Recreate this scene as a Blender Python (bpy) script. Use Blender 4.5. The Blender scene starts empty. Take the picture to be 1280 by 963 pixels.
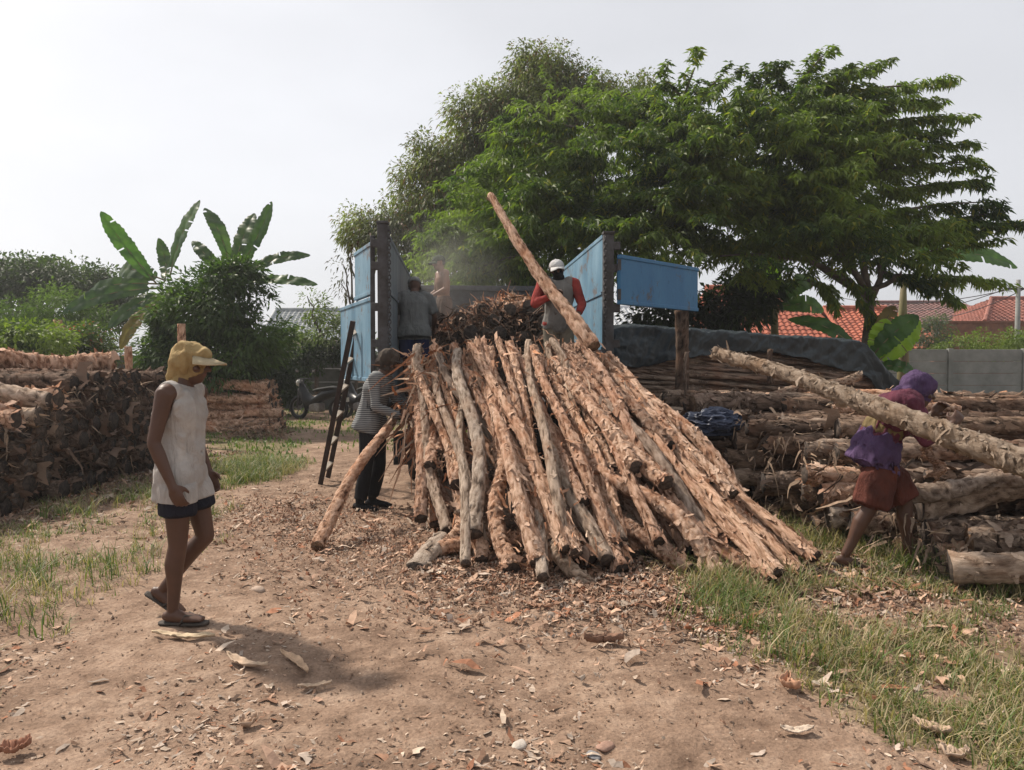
import bpy, bmesh, math, random
import numpy as np
from mathutils import Vector, Matrix, Quaternion
from mathutils.bvhtree import BVHTree

PI = math.pi
R = math.radians
scene = bpy.context.scene
col = scene.collection

# ------------------------------------------------------------------ camera
F, CX, CY = 960.0, 640.0, 481.5
CAMH, PITCH = 1.55, math.atan(29.5 / 960.0)
cam_d = bpy.data.cameras.new("camera")
cam = bpy.data.objects.new("camera", cam_d)
col.objects.link(cam)
cam_d.sensor_width = 36.0
cam_d.lens = 36.0 * F / 1280.0
cam_d.clip_start = 0.05
cam_d.clip_end = 3000
cam.location = (0, 0, CAMH)
cam.rotation_euler = (PI / 2 - PITCH, 0, 0)
scene.camera = cam

# ------------------------------------------------------------------ world, sun, exposure
SUN_EL = R(47)
sun_h = Vector((-0.80, 0.60, 0)).normalized()          # where the sun stands (behind left)
world = bpy.data.worlds.new("World")
scene.world = world
world.use_nodes = True
nt = world.node_tree
for n in list(nt.nodes):
    nt.nodes.remove(n)
wo = nt.nodes.new('ShaderNodeOutputWorld')
bg = nt.nodes.new('ShaderNodeBackground')
sky = nt.nodes.new('ShaderNodeTexSky')
sky.sky_type = 'NISHITA'
sky.sun_disc = False
sky.sun_elevation = SUN_EL
sky.sun_rotation = math.atan2(sun_h.x, sun_h.y)
sky.air_density = 1.0
sky.dust_density = 3.0
sky.ozone_density = 1.5
hs = nt.nodes.new('ShaderNodeHueSaturation')
hs.inputs['Saturation'].default_value = 0.22
nt.links.new(sky.outputs[0], hs.inputs['Color'])
wm = nt.nodes.new('ShaderNodeMix'); wm.data_type = 'RGBA'; wm.inputs[0].default_value = 0.66     # thin even overcast veil over the sky
wm.inputs[7].default_value = (4.7, 4.75, 5.0, 1)
nt.links.new(hs.outputs[0], wm.inputs[6])
wn = nt.nodes.new('ShaderNodeTexNoise'); wn.inputs['Scale'].default_value = 1.6; wn.inputs['Detail'].default_value = 5; wn.inputs['Roughness'].default_value = .5
wc = nt.nodes.new('ShaderNodeTexCoord'); wp = nt.nodes.new('ShaderNodeMapping'); wp.inputs['Scale'].default_value = (1, 1, 2.6)
nt.links.new(wc.outputs['Generated'], wp.inputs[0]); nt.links.new(wp.outputs[0], wn.inputs['Vector'])
wr = nt.nodes.new('ShaderNodeMapRange'); wr.inputs['From Min'].default_value = .3; wr.inputs['From Max'].default_value = .7; wr.inputs['To Min'].default_value = .90; wr.inputs['To Max'].default_value = 1.07
nt.links.new(wn.outputs['Fac'], wr.inputs['Value'])
wx = nt.nodes.new('ShaderNodeVectorMath'); wx.operation = 'SCALE'
nt.links.new(wm.outputs[2], wx.inputs[0]); nt.links.new(wr.outputs[0], wx.inputs['Scale'])
nt.links.new(wx.outputs[0], bg.inputs['Color'])
bg.inputs['Strength'].default_value = 0.126
nt.links.new(bg.outputs[0], wo.inputs['Surface'])

sd = bpy.data.lights.new("sun", 'SUN')
sun = bpy.data.objects.new("sun", sd)
col.objects.link(sun)
sd.energy = 4.3
sd.angle = R(3.5)
sd.color = (1.0, 0.90, 0.78)
sdir = Vector((sun_h.x * math.cos(SUN_EL), sun_h.y * math.cos(SUN_EL), math.sin(SUN_EL)))
sun.rotation_euler = sdir.to_track_quat('Z', 'Y').to_euler()
sun.location = (-20, 15, 30)

scene.view_settings.view_transform = 'Standard'
scene.view_settings.look = 'None'
scene.view_settings.exposure = 0.38
scene.view_settings.gamma = 1.0
scene.cycles.max_bounces = 5
scene.cycles.diffuse_bounces = 3
scene.cycles.glossy_bounces = 2
scene.cycles.transmission_bounces = 3
scene.cycles.transparent_max_bounces = 6
scene.cycles.volume_bounces = 0

rng = np.random.default_rng(7)
random.seed(7)

# ------------------------------------------------------------------ photograph -> place
_cp, _sp = math.cos(PITCH), math.sin(PITCH)
def ray(px, py):
    a = (px - CX) / F
    b = -(py - CY) / F
    return Vector((a, _cp + b * _sp, -_sp + b * _cp))
def at(px, py, Y):
    d = ray(px, py)
    return Vector((0, 0, CAMH)) + d * (Y / d.y)
def gnd(px, py, z=0.0):
    d = ray(px, py)
    return Vector((0, 0, CAMH)) + d * ((z - CAMH) / d.z)

# ------------------------------------------------------------------ numpy noise
def _hash(ix, iy, iz, s):
    h = (ix * 374761393 + iy * 668265263 + iz * 2147483647 + s * 974634777) & 0xFFFFFFFF
    h = ((h ^ (h >> 13)) * 1274126177) & 0xFFFFFFFF
    h = (h ^ (h >> 16)) & 0xFFFFFFFF
    return h.astype(np.float64) / 4294967295.0
def vnoise(p, s=0):
    p = np.asarray(p, dtype=np.float64)
    i = np.floor(p).astype(np.int64)
    f = p - i
    f = f * f * (3 - 2 * f)
    r = 0
    for dx in (0, 1):
        for dy in (0, 1):
            for dz in (0, 1):
                w = (f[:, 0] if dx else 1 - f[:, 0]) * (f[:, 1] if dy else 1 - f[:, 1]) * (f[:, 2] if dz else 1 - f[:, 2])
                r = r + w * _hash(i[:, 0] + dx, i[:, 1] + dy, i[:, 2] + dz, s)
    return r * 2 - 1
def fbm(p, oct=4, s=0):
    p = np.asarray(p, dtype=np.float64)
    a, r, t = 1.0, 0, 0
    for k in range(oct):
        r = r + a * vnoise(p * (2 ** k) + 17.3 * k, s + k)
        t += a
        a *= 0.5
    return r / t
def sstep(a, b, x):
    t = np.clip((x - a) / (b - a), 0, 1)
    return t * t * (3 - 2 * t)

# ------------------------------------------------------------------ objects, names, tags
def tag(o, label=None, cat=None, group=None, kind=None):
    if label: o['label'] = label
    if cat: o['category'] = cat
    if group: o['group'] = group
    if kind: o['kind'] = kind
    return o
def empty(name, loc=(0, 0, 0), rz=0.0, **kw):
    o = bpy.data.objects.new(name, None)
    col.objects.link(o)
    o.location = loc
    o.rotation_euler = (0, 0, rz)
    o.empty_display_size = 0.1
    return tag(o, **kw)
def link(name, me, parent=None):
    o = bpy.data.objects.new(name, me)
    col.objects.link(o)
    if parent is not None:
        o.parent = parent
    return o
def np_mesh(name, V, Q, mats=(), smooth=False, T=None, mi=None, attrs=None, cols=None):
    """V (n,3); Q (m,4) quads; T (k,3) triangles"""
    me = bpy.data.meshes.new(name)
    V = np.asarray(V, dtype=np.float32)
    me.vertices.add(len(V))
    me.vertices.foreach_set('co', V.ravel())
    parts, starts, n0 = [], [], 0
    if Q is not None and len(Q):
        Q = np.asarray(Q, dtype=np.int32)
        parts.append(Q.ravel()); starts.append(n0 + 4 * np.arange(len(Q))); n0 += 4 * len(Q)
    if T is not None and len(T):
        T = np.asarray(T, dtype=np.int32)
        parts.append(T.ravel()); starts.append(n0 + 3 * np.arange(len(T))); n0 += 3 * len(T)
    li = np.concatenate(parts).astype(np.int32)
    st = np.concatenate(starts).astype(np.int32)
    me.loops.add(len(li))
    me.loops.foreach_set('vertex_index', li)
    me.polygons.add(len(st))
    me.polygons.foreach_set('loop_start', st)
    if mi is not None:
        me.polygons.foreach_set('material_index', np.asarray(mi, dtype=np.int32))
    for m in mats:
        me.materials.append(m)
    me.update(calc_edges=True)
    me.polygons.foreach_set('use_smooth', np.full(len(st), smooth, dtype=bool))
    if attrs:
        for k, a in attrs.items():
            at_ = me.attributes.new(k, 'FLOAT', 'POINT')
            at_.data.foreach_set('value', np.asarray(a, dtype=np.float32))
    if cols is not None:
        ca = me.color_attributes.new('Col', 'FLOAT_COLOR', 'POINT')
        c4 = np.ones((len(V), 4), dtype=np.float32)
        c4[:, :3] = cols
        ca.data.foreach_set('color', c4.ravel())
    me.validate()
    return me

class MB:
    """collects shapes, then links them as ONE mesh object"""
    def __init__(s):
        s.v, s.f, s.m = [], [], []
    def add(s, V, Fc, mi=0):
        o = len(s.v)
        s.v.extend([tuple(p) for p in V])
        for f in Fc:
            s.f.append([o + i for i in f]); s.m.append(mi)
    def box(s, c, size, rot=None, mi=0, bev=0.0):
        hx, hy, hz = size[0] / 2, size[1] / 2, size[2] / 2
        b = min(bev, hx * .45, hy * .45, hz * .45)
        M = rot.to_matrix() if rot is not None and hasattr(rot, 'to_matrix') else (rot or Matrix.Identity(3))
        c = Vector(c)
        if b <= 0:
            V = [Vector((x, y, z)) for x in (-hx, hx) for y in (-hy, hy) for z in (-hz, hz)]
            Fc = [(0, 1, 3, 2), (4, 6, 7, 5), (0, 4, 5, 1), (2, 3, 7, 6), (0, 2, 6, 4), (1, 5, 7, 3)]
            s.add([c + M @ v for v in V], Fc, mi)
        else:
            bm = bmesh.new()
            bmesh.ops.create_cube(bm, size=1)
            for v in bm.verts: v.co = Vector((v.co.x * 2 * hx, v.co.y * 2 * hy, v.co.z * 2 * hz))
            bmesh.ops.bevel(bm, geom=bm.edges[:], offset=b, segments=2, affect='EDGES', profile=.6)
            bm.verts.index_update()
            s.add([c + M @ v.co for v in bm.verts], [[v.index for v in f.verts] for f in bm.faces], mi)
            bm.free()
        return s
    def tube(s, pts, radii, seg=10, mi=0, dome=False, flat=1.0, up=None, ph=0.0):
        pts = [Vector(p) for p in pts]
        if not hasattr(radii, '__len__'): radii = [radii] * len(pts)
        rings = []
        n = len(pts)
        if dome:
            d0 = (pts[0] - pts[1]).normalized(); d1 = (pts[-1] - pts[-2]).normalized()
            r0, r1 = radii[0], radii[-1]
            P = [pts[0] + d0 * r0 * .96, pts[0] + d0 * r0 * .7] + pts + [pts[-1] + d1 * r1 * .7, pts[-1] + d1 * r1 * .96]
            radii = [r0 * .28, r0 * .71] + list(radii) + [r1 * .71, r1 * .28]
            pts = P; n = len(pts)
        t0 = (pts[1] - pts[0]).normalized()
        ref = Vector(up) if up is not None else (Vector((0, 0, 1)) if abs(t0.z) < .9 else Vector((1, 0, 0)))
        nrm = (ref - t0 * ref.dot(t0)).normalized()
        V, Fc = [], []
        for i in range(n):
            t = (pts[min(i + 1, n - 1)] - pts[max(i - 1, 0)])
            t = t.normalized() if t.length > 1e-9 else t0
            nrm = (nrm - t * nrm.dot(t)).normalized()
            bn = t.cross(nrm)
            for k in range(seg):
                a = 2 * PI * k / seg + ph
                V.append(pts[i] + (nrm * math.cos(a) * flat + bn * math.sin(a)) * radii[i])
        for i in range(n - 1):
            for k in range(seg):
                k2 = (k + 1) % seg
                Fc.append((i * seg + k, i * seg + k2, (i + 1) * seg + k2, (i + 1) * seg + k))
        Fc.append(tuple(range(seg - 1, -1, -1)))
        Fc.append(tuple((n - 1) * seg + k for k in range(seg)))
        s.add(V, Fc, mi)
        return s
    def ell(s, c, r, fr=None, seg=16, rg=10, mi=0):
        """ellipsoid; fr = 3 axis vectors"""
        c = Vector(c)
        A, B, C = fr if fr else (Vector((1, 0, 0)), Vector((0, 1, 0)), Vector((0, 0, 1)))
        V = [c + C * r[2]]
        for i in range(1, rg):
            th = PI * i / rg
            for k in range(seg):
                a = 2 * PI * k / seg
                V.append(c + A * (r[0] * math.sin(th) * math.cos(a)) + B * (r[1] * math.sin(th) * math.sin(a)) + C * (r[2] * math.cos(th)))
        V.append(c - C * r[2])
        Fc = []
        for k in range(seg):
            Fc.append((0, 1 + k, 1 + (k + 1) % seg))
            Fc.append((len(V) - 1, 1 + (rg - 2) * seg + (k + 1) % seg, 1 + (rg - 2) * seg + k))
        for i in range(rg - 2):
            for k in range(seg):
                a = 1 + i * seg; b = a + seg; k2 = (k + 1) % seg
                Fc.append((a + k, b + k, b + k2, a + k2))
        s.add(V, Fc, mi)
        return s
    def loft(s, rings, seg=20, mi=0, cap=True, pw=2.0):
        """rings: (centre, A, ra, B, rb)"""
        V, Fc = [], []
        for (c, A, ra, B, rb) in rings:
            for k in range(seg):
                a = 2 * PI * k / seg
                ca, sa = math.cos(a), math.sin(a)
                ca = math.copysign(abs(ca) ** (2 / pw), ca); sa = math.copysign(abs(sa) ** (2 / pw), sa)
                V.append(Vector(c) + A * (ra * ca) + B * (rb * sa))
        for i in range(len(rings) - 1):
            for k in range(seg):
                k2 = (k + 1) % seg
                Fc.append((i * seg + k, i * seg + k2, (i + 1) * seg + k2, (i + 1) * seg + k))
        if cap:
            Fc.append(tuple(range(seg - 1, -1, -1)))
            Fc.append(tuple((len(rings) - 1) * seg + k for k in range(seg)))
        s.add(V, Fc, mi)
        return s
    def torus(s, c, Rr, r, axis='X', seg=28, sub=8, mi=0):
        c = Vector(c); V, Fc = [], []
        for i in range(seg):
            a = 2 * PI * i / seg
            for k in range(sub):
                b = 2 * PI * k / sub
                q = Rr + r * math.cos(b); h = r * math.sin(b)
                p = (h, q * math.cos(a), q * math.sin(a)) if axis == 'X' else ((q * math.cos(a), h, q * math.sin(a)) if axis == 'Y' else (q * math.cos(a), q * math.sin(a), h))
                V.append(c + Vector(p))
        for i in range(seg):
            for k in range(sub):
                i2 = (i + 1) % seg; k2 = (k + 1) % sub
                Fc.append((i * sub + k, i2 * sub + k, i2 * sub + k2, i * sub + k2))
        s.add(V, Fc, mi)
        return s
    def mesh(s, name, mats, smooth=False, recalc=True):
        me = bpy.data.meshes.new(name)
        me.from_pydata(s.v, [], s.f)
        if not isinstance(mats, (list, tuple)): mats = [mats]
        for m in mats: me.materials.append(m)
        me.polygons.foreach_set('material_index', s.m)
        if recalc:
            bm = bmesh.new(); bm.from_mesh(me)
            bmesh.ops.recalc_face_normals(bm, faces=bm.faces)
            bm.to_mesh(me); bm.free()
        me.polygons.foreach_set('use_smooth', [smooth] * len(me.polygons))
        me.update()
        return me
    def build(s, name, mats, parent=None, smooth=False):
        return link(name, s.mesh(name, mats, smooth), parent)

def remesh(o, vox, smooth_it=4, fac=.5):
    """fuse everything in the mesh into one continuous skin"""
    m = o.modifiers.new('r', 'REMESH'); m.mode = 'VOXEL'; m.voxel_size = vox; m.use_smooth_shade = True
    if smooth_it:
        m2 = o.modifiers.new('s', 'SMOOTH'); m2.factor = fac; m2.iterations = smooth_it
    dg = bpy.context.evaluated_depsgraph_get()
    me = bpy.data.meshes.new_from_object(o.evaluated_get(dg))
    mats = [x for x in o.data.materials]
    o.modifiers.clear()
    old = o.data
    o.data = me
    me.materials.clear()
    for x in mats: me.materials.append(x)
    me.polygons.foreach_set('use_smooth', [True] * len(me.polygons))
    me.polygons.foreach_set('material_index', [0] * len(me.polygons))
    bpy.data.meshes.remove(old)
    return o
def get_co(me):
    a = np.empty(len(me.vertices) * 3, dtype=np.float32); me.vertices.foreach_get('co', a)
    return a.reshape(-1, 3).astype(np.float64)
def set_co(me, a):
    me.vertices.foreach_set('co', np.asarray(a, dtype=np.float32).ravel()); me.update()
def get_no(me):
    a = np.empty(len(me.vertices) * 3, dtype=np.float32); me.vertices.foreach_get('normal', a)
    return a.reshape(-1, 3).astype(np.float64)

# ------------------------------------------------------------------ materials
def new_mat(name):
    m = bpy.data.materials.new(name); m.use_nodes = True
    nt = m.node_tree
    b = nt.nodes['Principled BSDF']
    return m, nt, b
def srgb(r, g, b):
    f = lambda c: (c / 255 / 12.92) if c / 255 <= .04045 else ((c / 255 + .055) / 1.055) ** 2.4
    return (f(r), f(g), f(b))
def c4(c): return (c[0], c[1], c[2], 1)
def ramp(nt, fac, stops):
    r = nt.nodes.new('ShaderNodeValToRGB')
    while len(r.color_ramp.elements) < len(stops): r.color_ramp.elements.new(.5)
    for e, (p, c) in zip(r.color_ramp.elements, stops):
        e.position = p; e.color = c4(c)
    nt.links.new(fac, r.inputs[0])
    return r.outputs[0]
def noise_tex(nt, scale, detail=4, rough=.6, coord='Object', stretch=None, dist=0.0):
    tc = nt.nodes.new('ShaderNodeTexCoord')
    n = nt.nodes.new('ShaderNodeTexNoise')
    n.inputs['Scale'].default_value = scale; n.inputs['Detail'].default_value = detail
    n.inputs['Roughness'].default_value = rough; n.inputs['Distortion'].default_value = dist
    src = tc.outputs[coord]
    if stretch:
        mp = nt.nodes.new('ShaderNodeMapping'); mp.inputs['Scale'].default_value = stretch
        nt.links.new(src, mp.inputs[0]); src = mp.outputs[0]
    nt.links.new(src, n.inputs['Vector'])
    return n.outputs['Fac']
def bump(nt, b, h, strength=.5, dist=.01, prev=None):
    n = nt.nodes.new('ShaderNodeBump'); n.inputs['Strength'].default_value = strength
    n.inputs['Distance'].default_value = dist
    nt.links.new(h, n.inputs['Height'])
    if prev is not None: nt.links.new(prev, n.inputs['Normal'])
    nt.links.new(n.outputs[0], b.inputs['Normal'])
    return n.outputs[0]
def mixc(nt, fac, a, b, mode='MIX'):
    n = nt.nodes.new('ShaderNodeMix'); n.data_type = 'RGBA'; n.blend_type = mode
    if isinstance(fac, (int, float)): n.inputs[0].default_value = fac
    else: nt.links.new(fac, n.inputs[0])
    for i, x in ((6, a), (7, b)):
        if isinstance(x, tuple): n.inputs[i].default_value = c4(x)
        else: nt.links.new(x, n.inputs[i])
    return n.outputs[2]
def math_n(nt, op, a, b=None):
    n = nt.nodes.new('ShaderNodeMath'); n.operation = op
    for i, x in ((0, a), (1, b)):
        if x is None: continue
        if isinstance(x, (int, float)): n.inputs[i].default_value = x
        else: nt.links.new(x, n.inputs[i])
    return n.outputs[0]
def attr(nt, name, out='Fac'):
    n = nt.nodes.new('ShaderNodeAttribute'); n.attribute_name = name
    return n.outputs[out]
def simple(name, a, b=None, scale=6.0, rough=.8, bm=.3, bscale=40, bd=.01, metal=0.0, stretch=None, spec=.3, lo=.35, hi=.65):
    m, nt, p = new_mat(name)
    p.inputs['Roughness'].default_value = rough; p.inputs['Metallic'].default_value = metal
    p.inputs['Specular IOR Level'].default_value = spec
    b = b or tuple(x * .7 for x in a)
    f = noise_tex(nt, scale, 5, .65, stretch=stretch)
    nt.links.new(ramp(nt, f, [(lo, b), (hi, a)]), p.inputs['Base Color'])
    if bm: bump(nt, p, noise_tex(nt, bscale, 4, .6, stretch=stretch), bm, bd)
    return m
def bark_mat(name, dark, mid, pale, orange, br=1.0, flake=.5):
    m, nt, p = new_mat(name)
    p.inputs['Roughness'].default_value = .92; p.inputs['Specular IOR Level'].default_value = .12
    oi = nt.nodes.new('ShaderNodeObjectInfo')
    f1 = noise_tex(nt, 22, 8, .84, stretch=(1, 1, .34), dist=.9)
    f2 = noise_tex(nt, 2.2, 3, .6)
    v = attr(nt, 'var')
    s = math_n(nt, 'ADD', math_n(nt, 'MULTIPLY', f1, .75), math_n(nt, 'MULTIPLY', v, .30))
    base = ramp(nt, s, [(.36, dark), (.47, mid), (.64, pale)])
    c = mixc(nt, ramp(nt, f2, [(.48, (0, 0, 0)), (.66, (1, 1, 1))]), base, mixc(nt, .5, base, orange))
    tint = ramp(nt, oi.outputs['Random'], [(0, (.58, .56, .56)), (.2, (.86, .80, .78)), (.45, (1.0, .92, .86)), (.75, (1.0, .99, .98)), (1, (1.2, 1.12, 1.04))])
    c = mixc(nt, 1.0, c, tint, 'MULTIPLY')
    nt.links.new(c, p.inputs['Base Color'])
    h = noise_tex(nt, 38, 5, .7, stretch=(1, 1, .3), dist=.8)
    b1 = bump(nt, p, f1, .9, .035)
    bump(nt, p, h, .8, .015, b1)
    return m
def leaf_mat(name, tr=.42, sat=1.0):
    m, nt, p = new_mat(name)
    c = attr(nt, 'Col', 'Color')
    p.inputs['Roughness'].default_value = .55; p.inputs['Specular IOR Level'].default_value = .35
    nt.links.new(c, p.inputs['Base Color'])
    t = nt.nodes.new('ShaderNodeBsdfTranslucent')
    tc = mixc(nt, 1.0, c, (1.15, 1.35, .55), 'MULTIPLY')
    nt.links.new(tc, t.inputs['Color'])
    mx = nt.nodes.new('ShaderNodeMixShader'); mx.inputs[0].default_value = tr
    nt.links.new(p.outputs[0], mx.inputs[1]); nt.links.new(t.outputs[0], mx.inputs[2])
    nt.links.new(mx.outputs[0], nt.nodes['Material Output'].inputs['Surface'])
    return m
def vcol_mat(name, rough=.9, spec=.15, tr=0.0, bm=.3, bscale=60):
    m, nt, p = new_mat(name)
    c = attr(nt, 'Col', 'Color')
    f = noise_tex(nt, 30, 3, .6)
    c = mixc(nt, 1.0, c, ramp(nt, f, [(.3, (.72, .72, .72)), (.7, (1.12, 1.12, 1.12))]), 'MULTIPLY')
    nt.links.new(c, p.inputs['Base Color'])
    p.inputs['Roughness'].default_value = rough; p.inputs['Specular IOR Level'].default_value = spec
    if bm: bump(nt, p, noise_tex(nt, bscale, 3, .6), bm, .008)
    return m

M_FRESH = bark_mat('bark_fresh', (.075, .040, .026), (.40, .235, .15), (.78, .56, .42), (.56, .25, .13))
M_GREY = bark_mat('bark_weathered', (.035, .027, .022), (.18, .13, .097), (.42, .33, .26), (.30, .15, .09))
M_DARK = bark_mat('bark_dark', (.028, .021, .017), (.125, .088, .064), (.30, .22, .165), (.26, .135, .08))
M_PALE = bark_mat('bark_pale', (.085, .062, .047), (.31, .24, .185), (.60, .50, .41), (.36, .22, .14))
M_STRAW = bark_mat('bark_straw', (.10, .072, .048), (.34, .265, .19), (.60, .50, .39), (.40, .26, .15))
def cut_mat(name, a, b):
    m, nt, p = new_mat(name)
    p.inputs['Roughness'].default_value = .85; p.inputs['Specular IOR Level'].default_value = .15
    oi = nt.nodes.new('ShaderNodeObjectInfo')
    f = noise_tex(nt, 25, 4, .7)
    c = ramp(nt, f, [(.35, a), (.68, b)])
    c = mixc(nt, 1.0, c, ramp(nt, oi.outputs['Random'], [(0, (.5, .48, .47)), (1, (1.2, 1.1, 1.0))]), 'MULTIPLY')
    nt.links.new(c, p.inputs['Base Color'])
    bump(nt, p, noise_tex(nt, 60, 4, .7), .5, .01)
    return m
M_CUTG = cut_mat('cut_wood_grey', (.03, .027, .026), (.14, .115, .10))
M_CUTT = cut_mat('cut_wood_tan', (.10, .065, .042), (.34, .23, .155))
M_LEAF = leaf_mat('leaf')
M_GRASS = leaf_mat('grass_blade', .3)
M_CHIP = vcol_mat('bark_chip')
M_STONE = vcol_mat('stone', bm=.5)
# ================================================================== GROUND
def grass_density(x, y):
    n = fbm(np.stack([x * .9, y * .9, x * 0], 1), 3, 5)
    n2 = fbm(np.stack([x * 3.1, y * 3.1, x * 0], 1), 2, 9)
    edge = 1.15 + np.maximum(0, y - 5.4) * .40 + np.maximum(0, 3.6 - y) * .25
    right = sstep(-.15, .75, x - edge + n * .5) * (1 - .35 * sstep(2.5, 5, x - edge))
    right = right * (y < 11) * (1 + 1.1 * sstep(1.2, 2.0, x) * sstep(6.2, 5.2, y))
    xl = -2.9 - np.maximum(0, y - 10.5) * .18
    lawn = sstep(0, .7, xl - x + n * .4) * sstep(9.6, 10.8, y + n * .5) * sstep(-6.3, -5.0, x + (y > 14) * 3)
    back = sstep(12.5, 15, y) * .8
    lf = sstep(.1, .9, -2.35 - x - np.abs(y - 5.6) * .15 + n * .6) * sstep(3.6, 4.6, y) * (1 - sstep(7.2, 8.5, y)) * .55
    lf2 = sstep(.0, .5, -2.0 - x + n * .3) * (1 - sstep(3.4, 4.0, y)) * .25
    ls = sstep(.0, .6, -3.2 - x + n * .4) * sstep(7.0, 7.6, y) * (1 - sstep(10, 10.6, y)) * .35
    d = np.maximum.reduce([right * 1.15, lawn * 1.5, back, lf * .55, ls * .7, lf2])
    return np.clip(d * (.50 + 1.0 * n + .75 * n2), 0, 1)
def gheight(x, y):
    p = np.stack([x, y, x * 0], 1)
    h = .035 * fbm(p * .7, 3, 1) + .020 * fbm(p * 2.3, 3, 2) + .012 * np.abs(fbm(p * 9.0, 3, 3)) * (y < 14)
    return h - .006
def gh(x, y):
    return float(gheight(np.array([x]), np.array([y]))[0])

def axis(lo, a, b, hi, step, grow=1.22):
    mid = list(np.arange(a, b + 1e-6, step))
    l, s, v = [], step, a
    while v > lo:
        s *= grow; v -= s; l.append(v)
    r, s, v = [], step, b
    while v < hi:
        s *= grow; v += s; r.append(v)
    return np.array(l[::-1] + mid + r)
xs = axis(-400, -6.5, 6.5, 400, .035)
ys = axis(-60, 2.4, 12.5, 900, .035)
gx, gy = np.meshgrid(xs, ys)
fx, fy = gx.ravel(), gy.ravel()
gz_ = gheight(fx, fy)
p9 = np.stack([fx, fy, fx * 0], 1)
near = (fx > -6.6) & (fx < 6.6) & (fy < 12.6) & (fy > 2.3)
gz_ = gz_ + near * (.013 * fbm(p9 * 22, 2, 31) + .007 * np.maximum(0, fbm(p9 * 12, 2, 33)))
V = np.stack([fx, fy, gz_], 1)
nx, ny = len(xs), len(ys)
idx = np.arange(nx * ny).reshape(ny, nx)
Q = np.stack([idx[:-1, :-1].ravel(), idx[:-1, 1:].ravel(), idx[1:, 1:].ravel(), idx[1:, :-1].ravel()], 1)
def ground_mat():
    m, nt, p = new_mat('earth')
    p.inputs['Roughness'].default_value = .95; p.inputs['Specular IOR Level'].default_value = .1
    big = noise_tex(nt, .8, 5, .65)
    med = noise_tex(nt, 5, 6, .7)
    fine = noise_tex(nt, 55, 5, .75)
    s = math_n(nt, 'ADD', math_n(nt, 'MULTIPLY', big, .45), math_n(nt, 'MULTIPLY', med, .55))
    c = ramp(nt, s, [(.36, (.135, .087, .061)), (.50, (.262, .178, .127)), (.64, (.40, .29, .215))])
    c = mixc(nt, 1.0, c, ramp(nt, fine, [(.3, (.60, .57, .55)), (.5, (.98, .98, .98)), (.72, (1.28, 1.25, 1.2))]), 'MULTIPLY')
    vo = nt.nodes.new('ShaderNodeTexVoronoi'); vo.inputs['Scale'].default_value = 28
    vo.inputs['Randomness'].default_value = 1
    tc = nt.nodes.new('ShaderNodeTexCoord'); nt.links.new(tc.outputs['Object'], vo.inputs['Vector'])
    chips = ramp(nt, vo.outputs['Distance'], [(.12, (1, 1, 1)), (.2, (0, 0, 0))])
    chipf = math_n(nt, 'MULTIPLY', chips, math_n(nt, 'GREATER_THAN', noise_tex(nt, 2.2, 3, .6), .5))
    chipc = ramp(nt, vo.outputs['Color'], [(.2, (.10, .055, .036)), (.5, (.36, .22, .15)), (.8, (.50, .38, .29))])
    c = mixc(nt, math_n(nt, 'MULTIPLY', chipf, .75), c, chipc)
    g = attr(nt, 'grass')
    gc = ramp(nt, med, [(.35, (.085, .085, .035)), (.62, (.19, .165, .085))])
    c = mixc(nt, ramp(nt, g, [(.18, (0, 0, 0)), (.7, (.8, .8, .8))]), c, gc)
    nt.links.new(c, p.inputs['Base Color'])
    b1 = bump(nt, p, med, .5, .05)
    b2 = bump(nt, p, fine, .7, .012, b1)
    bump(nt, p, vo.outputs['Distance'], .35, .01, b2)
    return m
me = np_mesh('ground', V, Q, [ground_mat()], True, attrs={'grass': grass_density(fx, fy)})
tag(link('ground', me), kind='structure')

# ================================================================== GRASS, LITTER
def ribbon_blades(P, D, L, W, bend, colr, name, mat, lab, cat, nseg=3):
    n = len(P)
    side = np.stack([-D[:, 1], D[:, 0], np.zeros(n)], 1)
    side /= np.linalg.norm(side, axis=1)[:, None] + 1e-9
    rows = []
    for k in range(nseg + 1):
        t = k / nseg
        lean = bend * t ** 2
        c = P + D * (L * lean)[:, None] + np.stack([np.zeros(n), np.zeros(n), L * (t - .35 * bend * t * t)], 1)
        w = W * (1 - t ** 1.6) + .0006
        rows.append(c - side * w[:, None]); rows.append(c + side * w[:, None])
    V = np.stack(rows, 1).reshape(-1, 3)
    b = (np.arange(n) * (2 * nseg + 2))[:, None]
    Q = np.concatenate([b + np.array([2 * k, 2 * k + 1, 2 * k + 3, 2 * k + 2]) for k in range(nseg)], 0)
    C = np.repeat(colr, 2 * nseg + 2, axis=0)
    o = link(name, np_mesh(name, V, Q, [mat], False, cols=C))
    return tag(o, lab, cat, kind='stuff')
def scatter(n, x0, x1, y0, y1, seed, power=1.0, inview=True):
    r = np.random.default_rng(seed)
    x = r.uniform(x0, x1, n); y = y0 + (y1 - y0) * r.uniform(0, 1, n) ** power
    k = r.uniform(0, 1, n) < grass_density(x, y)
    if inview: k &= np.abs(x) < .70 * y + .6
    return x[k], y[k]
tx, ty = scatter(62000, -7.5, 7.5, 2.6, 12.0, 11, 1.2)
nt_ = len(tx)
per = 9
r_ = np.random.default_rng(5)
tsz = r_.uniform(.5, 1.3, nt_) * (1 + .8 * (fbm(np.stack([tx, ty, tx * 0], 1) * 1.2, 2, 44) > .10))
bx = np.repeat(tx, per) + r_.normal(0, .028, nt_ * per)
by = np.repeat(ty, per) + r_.normal(0, .028, nt_ * per)
ang = r_.uniform(0, 2 * PI, nt_ * per)
P = np.stack([bx, by, gheight(bx, by) - .005], 1)
D = np.stack([np.cos(ang), np.sin(ang), ang * 0], 1)
L = np.repeat(tsz, per) * r_.uniform(.04, .13, nt_ * per)
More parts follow.
